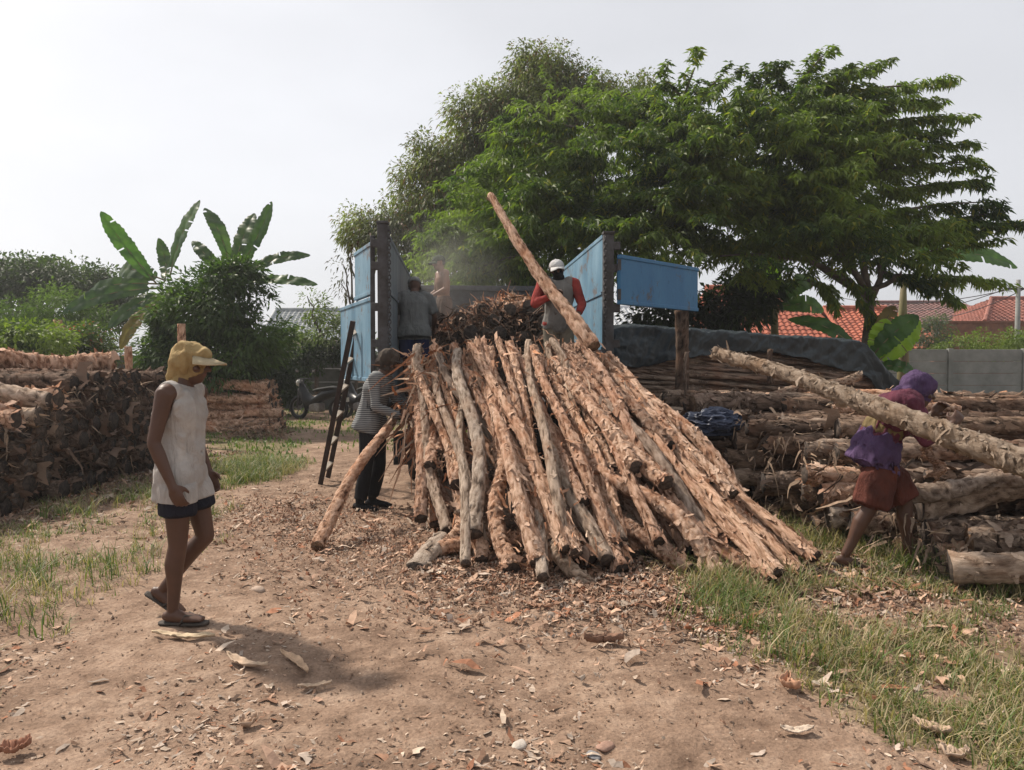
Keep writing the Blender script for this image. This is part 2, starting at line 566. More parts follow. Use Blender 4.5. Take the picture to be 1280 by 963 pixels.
dry = (r_.uniform(0, 1, nt_ * per) < .30 + .35 * (np.repeat(fbm(np.stack([tx, ty, tx * 0], 1) * 1.6, 2, 47), per) > 0))[:, None]
g_ = r_.uniform(0, 1, (nt_ * per, 1))
gc = np.where(dry, (.36, .29, .17) * (0.7 + .6 * g_), np.array((.055, .095, .022)) * (1 - g_) + np.array((.155, .21, .055)) * g_)
ribbon_blades(P, D, L, r_.uniform(.0018, .0035, nt_ * per), r_.uniform(.2, 1.2, nt_ * per), gc, 'grass', M_GRASS,
              'short green and straw grass growing over the yard', 'grass')
# far lawn, coarser
tx, ty = scatter(22000, -16, 4, 11.5, 26, 12, 1.1)
n_ = len(tx)
ang = r_.uniform(0, 2 * PI, n_)
P = np.stack([tx, ty, gheight(tx, ty)], 1)
g_ = r_.uniform(0, 1, (n_, 1))
gc = np.array((.06, .11, .022)) * (1 - g_) + np.array((.17, .235, .06)) * g_
ribbon_blades(P, np.stack([np.cos(ang), np.sin(ang), ang * 0], 1), r_.uniform(.05, .13, n_), r_.uniform(.008, .02, n_),
              r_.uniform(.2, 1, n_), gc, 'lawn_grass', M_GRASS, 'pale green lawn running back to the motorbikes and the wall', 'grass', 2)

# litter of bark chips
def chips(n, xyf, size, seed, name, lab, cat, mat, pal, lift=.012, curlmax=.6, asp=(.15, .5)):
    r = np.random.default_rng(seed)
    x, y = xyf(n, r); pal = [tuple(v * .95 for v in q_) for q_ in pal]
    n = len(x)
    z = gheight(x, y)
    L = r.lognormal(math.log(size), .55, n).clip(.008, .26)
    W = L * r.uniform(asp[0], asp[1], n)
    W = np.minimum(W, .05)
    a = r.uniform(0, 2 * PI, n)
    d = np.stack([np.cos(a), np.sin(a), r.normal(0, .18, n)], 1)
    s = np.stack([-np.sin(a), np.cos(a), r.normal(0, .18, n)], 1)
    curl = r.uniform(-.1, curlmax, n) * L * .5
    rows = []
    NS = 4
    wob = r.normal(0, .16, (NS + 1, n))
    for k in range(NS + 1):
        t = k / NS - .5
        c = np.stack([x, y, z + lift * r.uniform(.3, 1, n)], 1) + d * (L * t)[:, None]
        c += s * (wob[k] * W)[:, None]
        c[:, 2] += curl * (4 * t * t) * r.uniform(.5, 1.2, n)
        w = W * (1 - (2 * abs(t)) ** 2.5 * .8) * r.uniform(.7, 1.2, n) * .5
        up = np.abs(r.normal(0, .3, n)) * w
        v0 = c - s * w[:, None]; v1 = c + s * w[:, None]
        v0[:, 2] += up; v1[:, 2] += up * .5
        rows += [v0, v1]
    V = np.stack(rows, 1)
    m = 2 * (NS + 1)
    V = V.reshape(-1, 3)
    b = (np.arange(n) * m)[:, None]
    Q = np.concatenate([b + np.array([2 * k, 2 * k + 1, 2 * k + 3, 2 * k + 2]) for k in range(NS)], 0)
    pal = np.array(pal)
    C = pal[r.integers(0, len(pal), n)] * r.uniform(.65, 1.25, (n, 1))
    o = link(name, np_mesh(name, V, Q, [mat], False, cols=np.repeat(C, m, axis=0)))
    return tag(o, lab, cat, kind='stuff')
PAL = [(.42, .27, .19), (.50, .33, .23), (.30, .17, .11), (.20, .12, .08), (.46, .37, .30), (.56, .44, .34), (.36, .17, .10), (.13, .085, .062)]
def xy_yard(n, r):
    y = 2.6 + 9.5 * r.uniform(0, 1, n) ** 1.35
    x = r.uniform(-1, 1, n) * (.70 * y + .5)
    f = fbm(np.stack([x, y, x * 0], 1) * 1.5, 3, 61)
    k = r.uniform(0, 1, n) < (.34 + 1.1 * f)
    return x[k], y[k]
def xy_foot(n, r):
    u = r.uniform(-.28, 1.15, n)
    bx = np.interp(u, [-.28, 0, .3, .6, 1, 1.15], [-3.0, -.9, .1, .7, 2.05, 2.8])
    by = np.interp(u, [-.28, 0, .3, .6, 1, 1.15], [8.3, 6.4, 5.5, 5.5, 4.9, 5.6])
    x = bx + r.normal(0, .55, n); y = by + r.normal(0.0, .62, n)
    return x, y
def xy_sides(n, r):
    h = n // 2
    y1 = r.uniform(5.0, 9.5, h); x1 = np.interp(y1, [5, 6.2, 7.5, 9.5], [2.7, 2.5, 2.1, 1.7]) + r.normal(-.15, .35, h)
    y2 = r.uniform(6.8, 13, n - h); x2 = -5.0 + r.normal(.15, .45, n - h)
    return np.concatenate([x1, x2]), np.concatenate([y1, y2])
chips(36000, xy_yard, .026, 71, 'bark_litter', 'small curled bark chips strewn over the bare earth', 'bark litter', M_CHIP, PAL[:6] + PAL[4:6] + PAL[6:], .008, .22)
chips(15000, xy_foot, .036, 72, 'bark_shavings', 'thick litter of torn bark round the foot of the sliding log heap', 'bark litter', M_CHIP, PAL[:7] + PAL[:2], .040, .45)
chips(5000, xy_sides, .05, 73, 'bark_scraps', 'brown bark scraps fallen beside the long log stacks', 'bark litter', M_CHIP, [tuple(c * .8 for c in q) for q in PAL], .03, .8)
chips(2600, xy_yard, .040, 74, 'bark_strips', 'longer dry bark strips scattered over the yard', 'bark litter', M_CHIP, PAL[:6], .02, .45, (.10, .3))

# clods and pebbles
def clods(n, seed):
    r = np.random.default_rng(seed)
    y = 2.6 + 8 * r.uniform(0, 1, n) ** 1.3; x = r.uniform(-1, 1, n) * (.7 * y + .4)
    f = fbm(np.stack([x, y, x * 0], 1) * 1.1, 3, 67)
    k = r.uniform(0, 1, n) < .5 + .8 * f; x, y = x[k], y[k]; n = len(x)
    s = r.lognormal(math.log(.0055), .4, n).clip(.003, .013)
    o6 = np.array([(1, 0, 0), (0, 1, 0), (-1, 0, 0), (0, -1, 0), (0, 0, .7), (0, 0, -.7)])
    V = o6[None] * s[:, None, None] * r.uniform(.5, 1.3, (n, 6, 1)) + r.normal(0, .25, (n, 6, 3)) * s[:, None, None]
    V = V + np.stack([x, y, gheight(x, y) + s * .25], 1)[:, None, :]
    T = np.array([(0, 1, 4), (1, 2, 4), (2, 3, 4), (3, 0, 4), (1, 0, 5), (2, 1, 5), (3, 2, 5), (0, 3, 5)])
    T = ((np.arange(n) * 6)[:, None, None] + T[None]).reshape(-1, 3)
    pal = np.array([(.28, .18, .125), (.20, .125, .085), (.36, .26, .19), (.26, .19, .145), (.40, .31, .24)])
    C = np.repeat(pal[r.integers(0, 5, n)] * r.uniform(.7, 1.2, (n, 1)), 6, axis=0)
    o = link('soil_clods', np_mesh('soil_clods', V.reshape(-1, 3), None, [M_STONE], False, T=T, cols=C))
    tag(o, 'loose clods and grit lying on the bare earth', 'soil', kind='stuff')
clods(26000, 81)

# single stones and big bark pieces that show by themselves
def stone(px, py, r, lab, c, sq=.45, seed=0):
    g = gnd(px, py)
    bm = bmesh.new(); bmesh.ops.create_icosphere(bm, subdivisions=3, radius=1)
    P = np.array([v.co[:] for v in bm.verts]); 
    d = 1 + .22 * fbm(P * 1.3 + seed * 7, 3, seed) + .05 * fbm(P * 6, 2, seed + 3)
    for v, k in zip(bm.verts, d): v.co = Vector((v.co.x * r * k * 1.2, v.co.y * r * k * .85, max(v.co.z * r * k * sq, -r * .25)))
    me = bpy.data.meshes.new('stone'); bm.to_mesh(me); bm.free()
    ca = me.color_attributes.new('Col', 'FLOAT_COLOR', 'POINT')
    ca.data.foreach_set('color', np.tile(np.array(list(c) + [1], dtype=np.float32), len(me.vertices)))
    me.materials.append(M_STONE); me.polygons.foreach_set('use_smooth', [True] * len(me.polygons))
    o = link('stone', me); o.location = (g.x, g.y, gh(g.x, g.y) + r * .08); o.rotation_euler = (0, 0, seed * 1.3)
    tag(o, lab, 'stone', 'stones on the ground')
stone(649, 930, .036, 'small pale flat stone nearest the camera on the bare earth', (.50, .44, .38), .4, 1)
stone(323, 740, .045, 'rounded tan stone on the earth right of the walking man', (.42, .32, .25), .6, 2)
stone(757, 934, .038, 'flat reddish stone half sunk in the earth beside a grey one', (.32, .20, .15), .3, 3)
stone(742, 945, .030, 'grey flat stone half sunk in the earth at the bottom', (.26, .25, .25), .3, 4)
stone(629, 906, .018, 'tiny buff pebble just behind the pale flat stone', (.40, .31, .23), .6, 5)
stone(1238, 905, .03, 'small buff stone in the grass at lower right', (.42, .34, .26), .5, 6)
stone(100, 760, .022, 'small brown pebble beside the left grass tufts', (.30, .20, .14), .6, 7)

def bark_piece(pts, w, lab, c, curl=.3, seed=0):
    """a dry curled sheet of bark laid along pixel points"""
    G = [gnd(*p) for p in pts]
    r = np.random.default_rng(seed)
    NS, NW = 26, 6
    Pn = []
    for i in range(NS + 1):
        t = i / NS * (len(G) - 1); k = min(int(t), len(G) - 2); f = t - k
        c0 = G[k].lerp(G[k + 1], f)
        d = (G[k + 1] - G[k]).normalized(); s = Vector((-d.y, d.x, 0))
        tt = i / NS
        ww = w * (1 - abs(2 * tt - 1) ** 3 * .75) * (1 + .35 * float(fbm(np.array([[tt * 6, seed, 0]]), 2, seed)[0]))
        off = .25 * w * float(fbm(np.array([[tt * 3, seed, 5]]), 2, seed)[0])
        for j in range(NW + 1):
            q = j / NW * 2 - 1
            n = float(fbm(np.array([[tt * 9, q * 2, seed]]), 2, seed)[0])
            z = gh(c0.x, c0.y) + .010 + curl * w * q * q + abs(n) * w * .35 + .03 * curl * abs(2 * tt - 1) ** 2
            Pn.append(c0 + s * (q * ww * .5 + off) + Vector((0, 0, z)))
    Q = [(i * (NW + 1) + j, i * (NW + 1) + j + 1, (i + 1) * (NW + 1) + j + 1, (i + 1) * (NW + 1) + j) for i in range(NS) for j in range(NW)]
    V = np.array([p[:] for p in Pn])
    C = np.array(c)[None] * (1 + .35 * fbm(V * 25, 3, seed))[:, None]
    me = np_mesh('bark_piece', V, Q, [M_CHIP], True, cols=C)
    o = link('bark_piece', me); sm = o.modifiers.new('t', 'SOLIDIFY'); sm.thickness = .004
    tag(o, lab, 'bark piece', 'large bark pieces on the ground')
PB = (.48, .36, .26)
bark_piece([(190, 797), (225, 800), (268, 802)], .05, 'long cream bark strip on the earth just below the walking man', (.56, .44, .30), .3, 1)
bark_piece([(283, 829), (305, 836), (333, 842)], .05, 'pale ragged bark piece at the left edge of the dark shadow patch', PB, .3, 2)
bark_piece([(352, 822), (368, 832), (384, 846)], .045, 'tan bark piece slanting across the dark shadow patch', (.48, .33, .22), .25, 3)
bark_piece([(372, 862), (395, 860), (415, 857)], .035, 'thin bark piece at the lower edge of the dark shadow patch', (.45, .34, .25), .3, 4)
bark_piece([(975, 916), (995, 920), (1018, 918)], .04, 'cream bark strip lying on bare earth near the right grass', (.52, .42, .33), .25, 5)
bark_piece([(0, 945), (18, 942), (40, 935)], .07, 'reddish bark piece at the bottom left corner', (.34, .17, .11), .4, 6)
bark_piece([(1140, 905), (1165, 915), (1190, 922)], .06, 'wide buff bark piece at the edge of the right grass', (.46, .33, .24), .4, 7)
bark_piece([(1175, 940), (1195, 947), (1212, 948)], .06, 'buff bark piece at the lower right beside tall grass', (.48, .36, .27), .4, 8)
bark_piece([(985, 855), (980, 862), (1000, 870)], .05, 'orange bark flake standing beside the right grass', (.44, .25, .16), .7, 9)
bark_piece([(730, 805), (755, 803), (780, 806)], .05, 'crumpled brown bark clump in the middle of the yard', (.22, .13, .09), .8, 10)
bark_piece([(655, 757), (675, 759), (690, 762)], .045, 'orange bark strip in front of the log ends', (.45, .27, .18), .35, 11)
bark_piece([(40, 575), (90, 582), (120, 570)], .05, 'grey bark strip lying by the left log stack', (.30, .23, .17), .4, 12)
bark_piece([(300, 905), (310, 910), (322, 903)], .045, 'small tan bark curl in the lower left of the yard', (.44, .31, .22), .6, 13)

# ================================================================== LOGS
def log_mesh(name, L, r0, r1, seed, mats, bend=.05, nfl=120, shag=1.0, seg=18, step=.035, rough=1.0):
    r = np.random.default_rng(seed)
    n = max(int(L / step), 6)
    zs = np.linspace(0, L, n + 1)
    t = zs / L
    rad = r0 + (r1 - r0) * t
    cx = bend * (np.sin(t * PI * r.uniform(.8, 1.6) + r.uniform(0, 3)) - .3) + .3 * bend * np.sin(t * 9 + seed)
    cy = bend * (np.sin(t * PI * r.uniform(.8, 1.9) + r.uniform(0, 6))) + .3 * bend * np.cos(t * 8 + seed * 2)
    cx -= cx[0] + (cx[-1] - cx[0]) * t; cy -= cy[0] + (cy[-1] - cy[0]) * t
    a = np.linspace(0, 2 * PI, seg, endpoint=False)
    A, Z = np.meshgrid(a, zs)
    RD = np.repeat(rad[:, None], seg, 1)
    px = np.cos(A) * 1.3; py = np.sin(A) * 1.3
    low = fbm(np.stack([px.ravel(), py.ravel(), Z.ravel() * 3.0], 1), 2, seed).reshape(A.shape)
    rid = np.abs(fbm(np.stack([px.ravel() * 3.2, py.ravel() * 3.2, Z.ravel() * 7 + A.ravel() * .5], 1), 3, seed + 5)).reshape(A.shape)
    hi = fbm(np.stack([px.ravel() * 6, py.ravel() * 6, Z.ravel() * 22], 1), 2, seed + 9).reshape(A.shape)
    k = 1 + rough * (.17 * low + .42 * (.25 - rid) + .16 * hi)
    X = cx[:, None] + np.cos(A) * RD * k; Y = cy[:, None] + np.sin(A) * RD * k
    V = np.stack([X.ravel(), Y.ravel(), Z.ravel()], 1)
    var = np.clip(.5 + 1.5 * (.20 - rid) + .5 * hi, 0, 1).ravel()
    idx = np.arange((n + 1) * seg).reshape(n + 1, seg)
    i2 = np.roll(idx, -1, 1)
    Q = np.stack([idx[:-1].ravel(), i2[:-1].ravel(), i2[1:].ravel(), idx[1:].ravel()], 1)
    mi = [0] * len(Q)
    # cut ends: centre fan, slightly uneven
    base = len(V)
    V = np.concatenate([V, [[cx[0], cy[0], -.012 * r.uniform(-1, 1)], [cx[-1], cy[-1], L + .012 * r.uniform(-1, 1)]]])
    var = np.concatenate([var, [.5, .5]])
    T = [(base, idx[0][(j + 1) % seg], idx[0][j]) for j in range(seg)] + [(base + 1, idx[-1][j], idx[-1][(j + 1) % seg]) for j in range(seg)]
    Tm = [1] * len(T)
    # peeling flakes of bark
    nfl = int(nfl * 2.6); m = nfl
    fz = r.uniform(.02, L - .02, m); fa = r.uniform(0, 2 * PI, m)
    edge = r.uniform(0, 1, m) < .22
    fz = np.where(edge, np.where(r.uniform(0, 1, m) < .5, r.uniform(0, .12, m), L - r.uniform(0, .12, m)), fz)
    fl = r.lognormal(math.log(.036), .55, m).clip(.012, .16) * shag
    fw = fl * r.uniform(.25, .75, m)
    th = r.normal(0, .75, m) + (r.uniform(0, 1, m) < .5) * PI   # direction on the surface, mostly along the log
    lift = r.uniform(.05, .55, m) * shag
    rr = np.interp(fz, zs, rad); c0x = np.interp(fz, zs, cx); c0y = np.interp(fz, zs, cy)
    out = np.stack([np.cos(fa), np.sin(fa), 0 * fa], 1)
    tan = np.stack([-np.sin(fa), np.cos(fa), 0 * fa], 1)
    zz = np.array([0, 0, 1.0])
    d = tan * np.sin(th)[:, None] + zz * np.cos(th)[:, None]
    s = tan * np.cos(th)[:, None] - zz * np.sin(th)[:, None]
    p0 = np.stack([c0x, c0y, fz], 1) + out * (rr * .96)[:, None]
    rows = []
    NS = 3
    for q in range(NS + 1):
        u = q / NS
        c = p0 + d * (fl * u)[:, None] + out * (fl * lift * u ** 1.7 - np.abs(np.sin(th)) * (fl * u) ** 2 / (2 * rr) * (1 - lift.clip(0, .8)))[:, None]
        c = c + s * (fw * r.normal(0, .18, m))[:, None]
        w = fw * (1 - .75 * u ** 2) * .5
        curl = out * (w * r.uniform(0, .6, m))[:, None]
        rows += [c - s * w[:, None] + curl, c + s * w[:, None] - curl * .2]
    FV = np.stack(rows, 1).reshape(-1, 3)
    nv = len(V)
    b = nv + (np.arange(m) * 2 * (NS + 1))[:, None]
    FQ = np.concatenate([b + np.array([2 * q, 2 * q + 1, 2 * q + 3, 2 * q + 2]) for q in range(NS)], 0)
    V = np.concatenate([V, FV]); Q = np.concatenate([Q, FQ])
    mi += [0] * len(FQ)
    var = np.concatenate([var, np.repeat(r.uniform(.3, 1.3, m), 2 * (NS + 1))])
    return np_mesh(name, V, Q, mats, True, T=T, mi=mi + Tm, attrs={'var': var})
LOGS = {}
def log_kind(kind):
    if kind in LOGS: return LOGS[kind]
    spec = {'fresh': (M_FRESH, M_CUTG, 3.2, .068, .052, 10, 230, 1.0, .075), 'grey': (M_GREY, M_CUTG, 3.2, .085, .07, 7, 150, 1.0, .05),
            'dark': (M_DARK, M_CUTG, 3.0, .09, .075, 5, 150, 1.3, .04), 'pale': (M_PALE, M_CUTG, 3.0, .058, .048, 3, 60, .7, .10),
            'short': (M_GREY, M_CUTT, 1.0, .09, .08, 5, 60, 1.3, .03),
            'pole': (M_GREY, M_CUTT, 4.0, .027, .022, 4, 40, .5, .05), 'polefresh': (M_FRESH, M_CUTT, 3.0, .06, .05, 4, 50, .7, .03)}[kind]
    b, c, L, r0, r1, n, nfl, shag, bend = spec
    LOGS[kind] = ([log_mesh('log', L, r0, r1, 100 * len(LOGS) + 7 * i + 3, [b, c], bend * random.uniform(.4, 1.5), nfl, shag,
                            seg=10 if kind == 'pole' else 18, step=.10 if kind == 'pole' else .035) for i in range(n)], L, (r0 + r1) / 2)
    return LOGS[kind]
def put_log(A, B, kind, rad=None, me=None, L=None, name='log', roll=None, **kw):
    """log from point A to point B"""
    if me is None:
        ms, L, r = log_kind(kind); me = random.choice(ms)
    else: r = rad or 1
    s = (rad / r) if rad else random.uniform(.85, 1.15)
    A, B = Vector(A), Vector(B)
    d = B - A
    o = link(name, me)
    o.location = A
    o.rotation_mode = 'QUATERNION'
    o.rotation_quaternion = d.to_track_quat('Z', 'Y') @ Quaternion((0, 0, 1), random.uniform(0, 2 * PI) if roll is None else roll)
    o.scale = (s, s, d.length / L)
    return tag(o, **kw)
def mass(parts, name, lab, cat, mat):
    """many small logs nobody can count as ONE object"""
    VV, QQ, MI, VA, off = [], [], [], [], 0
    for (A, B, kind, rad) in parts:
        ms, L, r = log_kind(kind); me = random.choice(ms)
        key = me.name
        if key not in mass.c:
            co = get_co(me); va = np.empty(len(me.vertices), dtype=np.float32); me.attributes['var'].data.foreach_get('value', va)
            F4 = [list(p.vertices) for p in me.polygons]; m_ = [p.material_index for p in me.polygons]
            mass.c[key] = (co, va, F4, m_)
        co, va, F4, m_ = mass.c[key]
        A, B = Vector(A), Vector(B); d = B - A
        rt = np.array((d.to_track_quat('Z', 'Y') @ Quaternion((0, 0, 1), random.uniform(0, 6))).to_matrix())
        s = rad / r
        VV.append((co * np.array([s, s, d.length / L])) @ rt.T + np.array(A)); VA.append(va)
        QQ += [[i + off for i in f] for f in F4]; MI += m_; off += len(co)
    me = bpy.data.meshes.new(name); me.from_pydata(np.concatenate(VV), [], QQ)
    for m in mat: me.materials.append(m)
    me.polygons.foreach_set('material_index', MI); me.polygons.foreach_set('use_smooth', [True] * len(QQ))
    a_ = me.attributes.new('var', 'FLOAT', 'POINT'); a_.data.foreach_set('value', np.concatenate(VA))
    return tag(link(name, me), lab, cat, kind='stuff')
mass.c = {}

# ---- the heap sliding off the truck
U = [0, .10, .22, .34, .46, .56, .68, .80, .90, 1.0]
BOT = [(538, 672), (575, 692), (635, 712), (676, 724), (738, 738), (800, 712), (880, 722), (945, 715), (990, 716), (1004, 752)]
TOP = [(508, 470), (530, 448), (560, 440), (600, 436), (640, 432), (672, 432), (700, 436), (725, 440), (742, 448), (752, 452)]
def pile_line(u):
    bx_ = np.interp(u, U, [p[0] for p in BOT]); by_ = np.interp(u, U, [p[1] for p in BOT])
    tx_ = np.interp(u, U, [p[0] for p in TOP]); ty_ = np.interp(u, U, [p[1] for p in TOP])
    g = gnd(bx_, by_)
    return Vector(g), at(tx_, ty_, 8.25)
G_SL = 'freshly cut logs sliding down from the open truck bed'
LBL = {0: 'orange brown shaggy log buried low in the heap sliding off the truck',
       1: 'orange brown shaggy log in the middle of the heap sliding off the truck',
       2: 'orange brown shaggy log on top of the heap sliding off the truck'}
rs = random.Random(21)
ORD = 'first second third fourth fifth sixth seventh eighth ninth tenth eleventh twelfth thirteenth fourteenth fifteenth sixteenth seventeenth eighteenth nineteenth twentieth'.split()
def od(i): return ORD[i] if i < 20 else 'twenty ' + ORD[i - 20]
for layer, (cnt, dz, sl) in enumerate([(16, -.28, 0), (27, -.13, .02), (29, .0, .035)]):
    for i in range(cnt):
        u = (i + .5 + rs.uniform(-.3, .3)) / cnt
        b, t = pile_line(u)
        d = t - b
        n = Vector((0, -d.z, -d.y * -1)).normalized(); n = Vector((0, -.5, .85))
        slide = rs.uniform(0, sl * 2) if rs.random() < .84 else rs.uniform(.18, .42) * (layer > 0)
        A = b + d * slide + Vector((rs.uniform(-.08, .08), rs.uniform(-.10, .10), 0))
        B = t + Vector((rs.uniform(-.10, .10), rs.uniform(-.1, .2), rs.uniform(-.05, .08)))
        B = B + (B - A).normalized() * slide * .6 * rs.random()
        A = A + n * (dz * .35) + Vector((0, 0, .07 + .03 * layer)); B = B + Vector((0, .0, dz))
        if layer == 0: A += Vector((0, .25, 0))
        A.z = max(A.z, gh(A.x, A.y) + .055)
        A.x += rs.gauss(0, .15); B.x += rs.gauss(0, .08)
        if rs.random() < .22: A.x += rs.uniform(-.4, .4); B.z += .03
        kind = 'pale' if (rs.random() < .14) else 'fresh'
        put_log(A, B, kind, rs.uniform(.034, .056), label=('orange shaggy log, %s from the left in the %s layer of the sliding heap' if kind == 'fresh' else 'pale grey log, %s from the left in the %s layer of the sliding heap') % (od(i), ('buried bottom', 'middle', 'top')[layer]), cat='log', group=G_SL)
def px_log(p, q, kind, rad, lab, group=G_SL):
    if kind is None or (kind == 'pale' and rad > .08):
        a_, b_ = (at(*p) if len(p) == 3 else gnd(p[0], p[1], rad)), at(*q); Lg = (b_ - a_).length
        return put_log(a_, b_, None, 1, me=log_mesh('log', Lg, rad, rad * .92, int(p[0]), [M_PALE, M_CUTG], .01, int(60 * Lg), 1.0), L=Lg, label=lab, cat='log', group=group)
    return put_log(at(*p) if len(p) == 3 else gnd(p[0], p[1], rad), at(*q), kind, rad, label=lab, cat='log', group=group)
px_log((541, 662, 7.0), (533, 545, 7.55), 'pale', .055, 'pale grey bent log with peeled bark, lower left edge of the heap')
px_log((547, 600, 7.2), (522, 432, 8.1), 'pale', .050, 'pale grey log leaning at the upper left of the heap')
px_log((664, 652, 6.5), (548, 445, 8.2), 'pale', .052, 'long grey log running down the left side of the heap')
px_log((672, 722, 5.55), (655, 612, 6.2), 'fresh', .066, 'thick orange log standing on its charred end at the front of the heap')
px_log((705, 690, 5.75), (692, 585, 6.4), 'grey', .062, 'thick grey log beside the charred black stump at the front of the heap')
px_log((742, 736, 5.35), (700, 625, 5.95), 'pale', .052, 'short pale log with round dark cut end at the front of the heap')
px_log((640, 712, 5.55), (618, 560, 6.9), 'fresh', .058, 'thick scaly log ending in a dark stub at the front left of the heap')
px_log((833, 604, 6.0), (708, 470, 7.7), 'fresh', .058, 'scaly log ending halfway down the right of the heap with grey cut end')
px_log((795, 585, 6.2), (690, 452, 8.0), 'fresh', .054, 'scaly log ending halfway down the middle of the heap')
px_log((1004, 750, 5.08), (775, 590, 6.5), 'fresh', .052, 'longest straight log reaching furthest right into the grass')
px_log((985, 714, 5.5), (795, 505, 7.3), 'fresh', .056, 'reddish log second from the right edge of the heap')
px_log((955, 676, 6.05), (752, 446, 8.3), 'fresh', .056, 'slim log forming the right outline of the heap')
px_log((905, 726, 5.4), (730, 560, 6.8), 'fresh', .060, 'tan log ending where the grass begins at the right of the heap')
px_log((512, 692, 6.05), (680, 672, 6.0), 'fresh', .055, 'orange log lying level across the foot of the heap')
px_log((520, 716, 5.65), (552, 676, 6.2), 'pale', .085, 'thick pale stump leaning at the foot of the heap, lower left')
px_log((545, 690, 6.05), (607, 615, 6.7), 'fresh', .065, 'short shaggy log slanting right at the foot of the heap')
px_log((600, 700, 5.85), (572, 640, 6.2), 'pale', .035, 'thin white barked branch stuck upright at the foot of the heap')
px_log((745, 690, 5.95), (742, 620, 6.4), 'fresh', .05, 'slim log propped upright beside the dark hollow in the heap')

px_log((935, 700, 5.75), (742, 490, 7.6), 'fresh', .058, 'straight log lying between the two reddish right hand logs of the heap')
px_log((862, 716, 5.5), (722, 600, 6.5), 'fresh', .055, 'low tan log ending just left of the grass at the foot of the heap')
px_log((968, 702, 5.75), (770, 468, 8.0), 'fresh', .052, 'long slender log just inside the right outline of the heap')
px_log((780, 690, 5.9), (716, 560, 6.9), 'grey', .055, 'dark weathered log deep in the hollow of the heap')
px_log((832, 700, 5.8), (735, 600, 6.6), 'grey', .055, 'second dark weathered log in the hollow of the heap')
# torn bark hanging in a tangle at the upper left of the heap
def shreds(n, cfun, size, name, lab, cat, seed, pal, kind='stuff', parent=None):
    r = np.random.default_rng(seed)
    P, Dv = cfun(n, r)
    n = len(P)
    L = r.lognormal(math.log(size), .5, n).clip(.04, .5)
    W = np.minimum(L * r.uniform(.05, .28, n), .035)
    NS = 5
    sd_ = np.cross(Dv, r.normal(0, 1, (n, 3))); sd_ /= np.linalg.norm(sd_, axis=1)[:, None] + 1e-9
    rows = []; cur = r.normal(0, .5, (n, 3)); cur[:, 2] -= .5
    for k in range(NS + 1):
        t = k / NS
        c = P + Dv * (L * t)[:, None] + cur * (L * t * t * .6)[:, None] + r.normal(0, .02, (n, 3)) * L[:, None]
        w = W * (1 - t ** 2 * .8) * r.uniform(.7, 1.2, n) * .5
        rows += [c - sd_ * w[:, None], c + sd_ * w[:, None]]
    V = np.stack(rows, 1).reshape(-1, 3); m = 2 * (NS + 1)
    b = (np.arange(n) * m)[:, None]
    Q = np.concatenate([b + np.array([2 * k, 2 * k + 1, 2 * k + 3, 2 * k + 2]) for k in range(NS)], 0)
    pal = np.array(pal); C = pal[r.integers(0, len(pal), n)] * r.uniform(.6, 1.25, (n, 1))
    o = link(name, np_mesh(name, V, Q, [M_CHIP], True, cols=np.repeat(C, m, axis=0)), parent)
    return tag(o, lab, cat, kind=kind)
PALF = [(.50, .29, .18), (.58, .36, .24), (.42, .20, .11), (.33, .18, .11), (.60, .44, .32), (.5, .24, .13)]
def tangle(n, r):
    u = r.uniform(0, 1, n)
    A = np.array(at(528, 545, 7.9)); B = np.array(at(545, 445, 8.2))
    P = A[None] * (1 - u)[:, None] + B[None] * u[:, None] + r.normal(0, .11, (n, 3))
    D = r.normal(0, .5, (n, 3)) + np.array([-.10, -.2, -.5]); D /= np.linalg.norm(D, axis=1)[:, None]
    return P, D
shreds(800, tangle, .17, 'bark_tangle', 'hanging tangle of torn orange bark where the striped worker pulls', 'bark tangle', 5, PALF)
def over_heap(n, r):
    u = r.uniform(0.02, .98, n); v = r.uniform(0, 1, n)
    bb = np.array([np.array(pile_line(a)[0]) for a in u]); tt = np.array([np.array(pile_line(a)[1]) for a in u])
    P = bb * (1 - v)[:, None] + tt * v[:, None]; P[:, 2] += .11 + r.normal(0, .03, n)
    D = (tt - bb) / np.linalg.norm(tt - bb, axis=1)[:, None] * np.where(r.uniform(0, 1, n) < .5, 1, -1)[:, None] + r.normal(0, .45, (n, 3))
    D /= np.linalg.norm(D, axis=1)[:, None]
    return P, D
shreds(900, over_heap, .085, 'loose_bark', 'loose bark shreds caught between the logs of the sliding heap', 'loose bark', 6, PALF)
px_log((396, 684), (492, 524, 8.05), 'polefresh', .050, 'shaggy log dragged on the ground by the striped worker', 'logs being carried by hand')

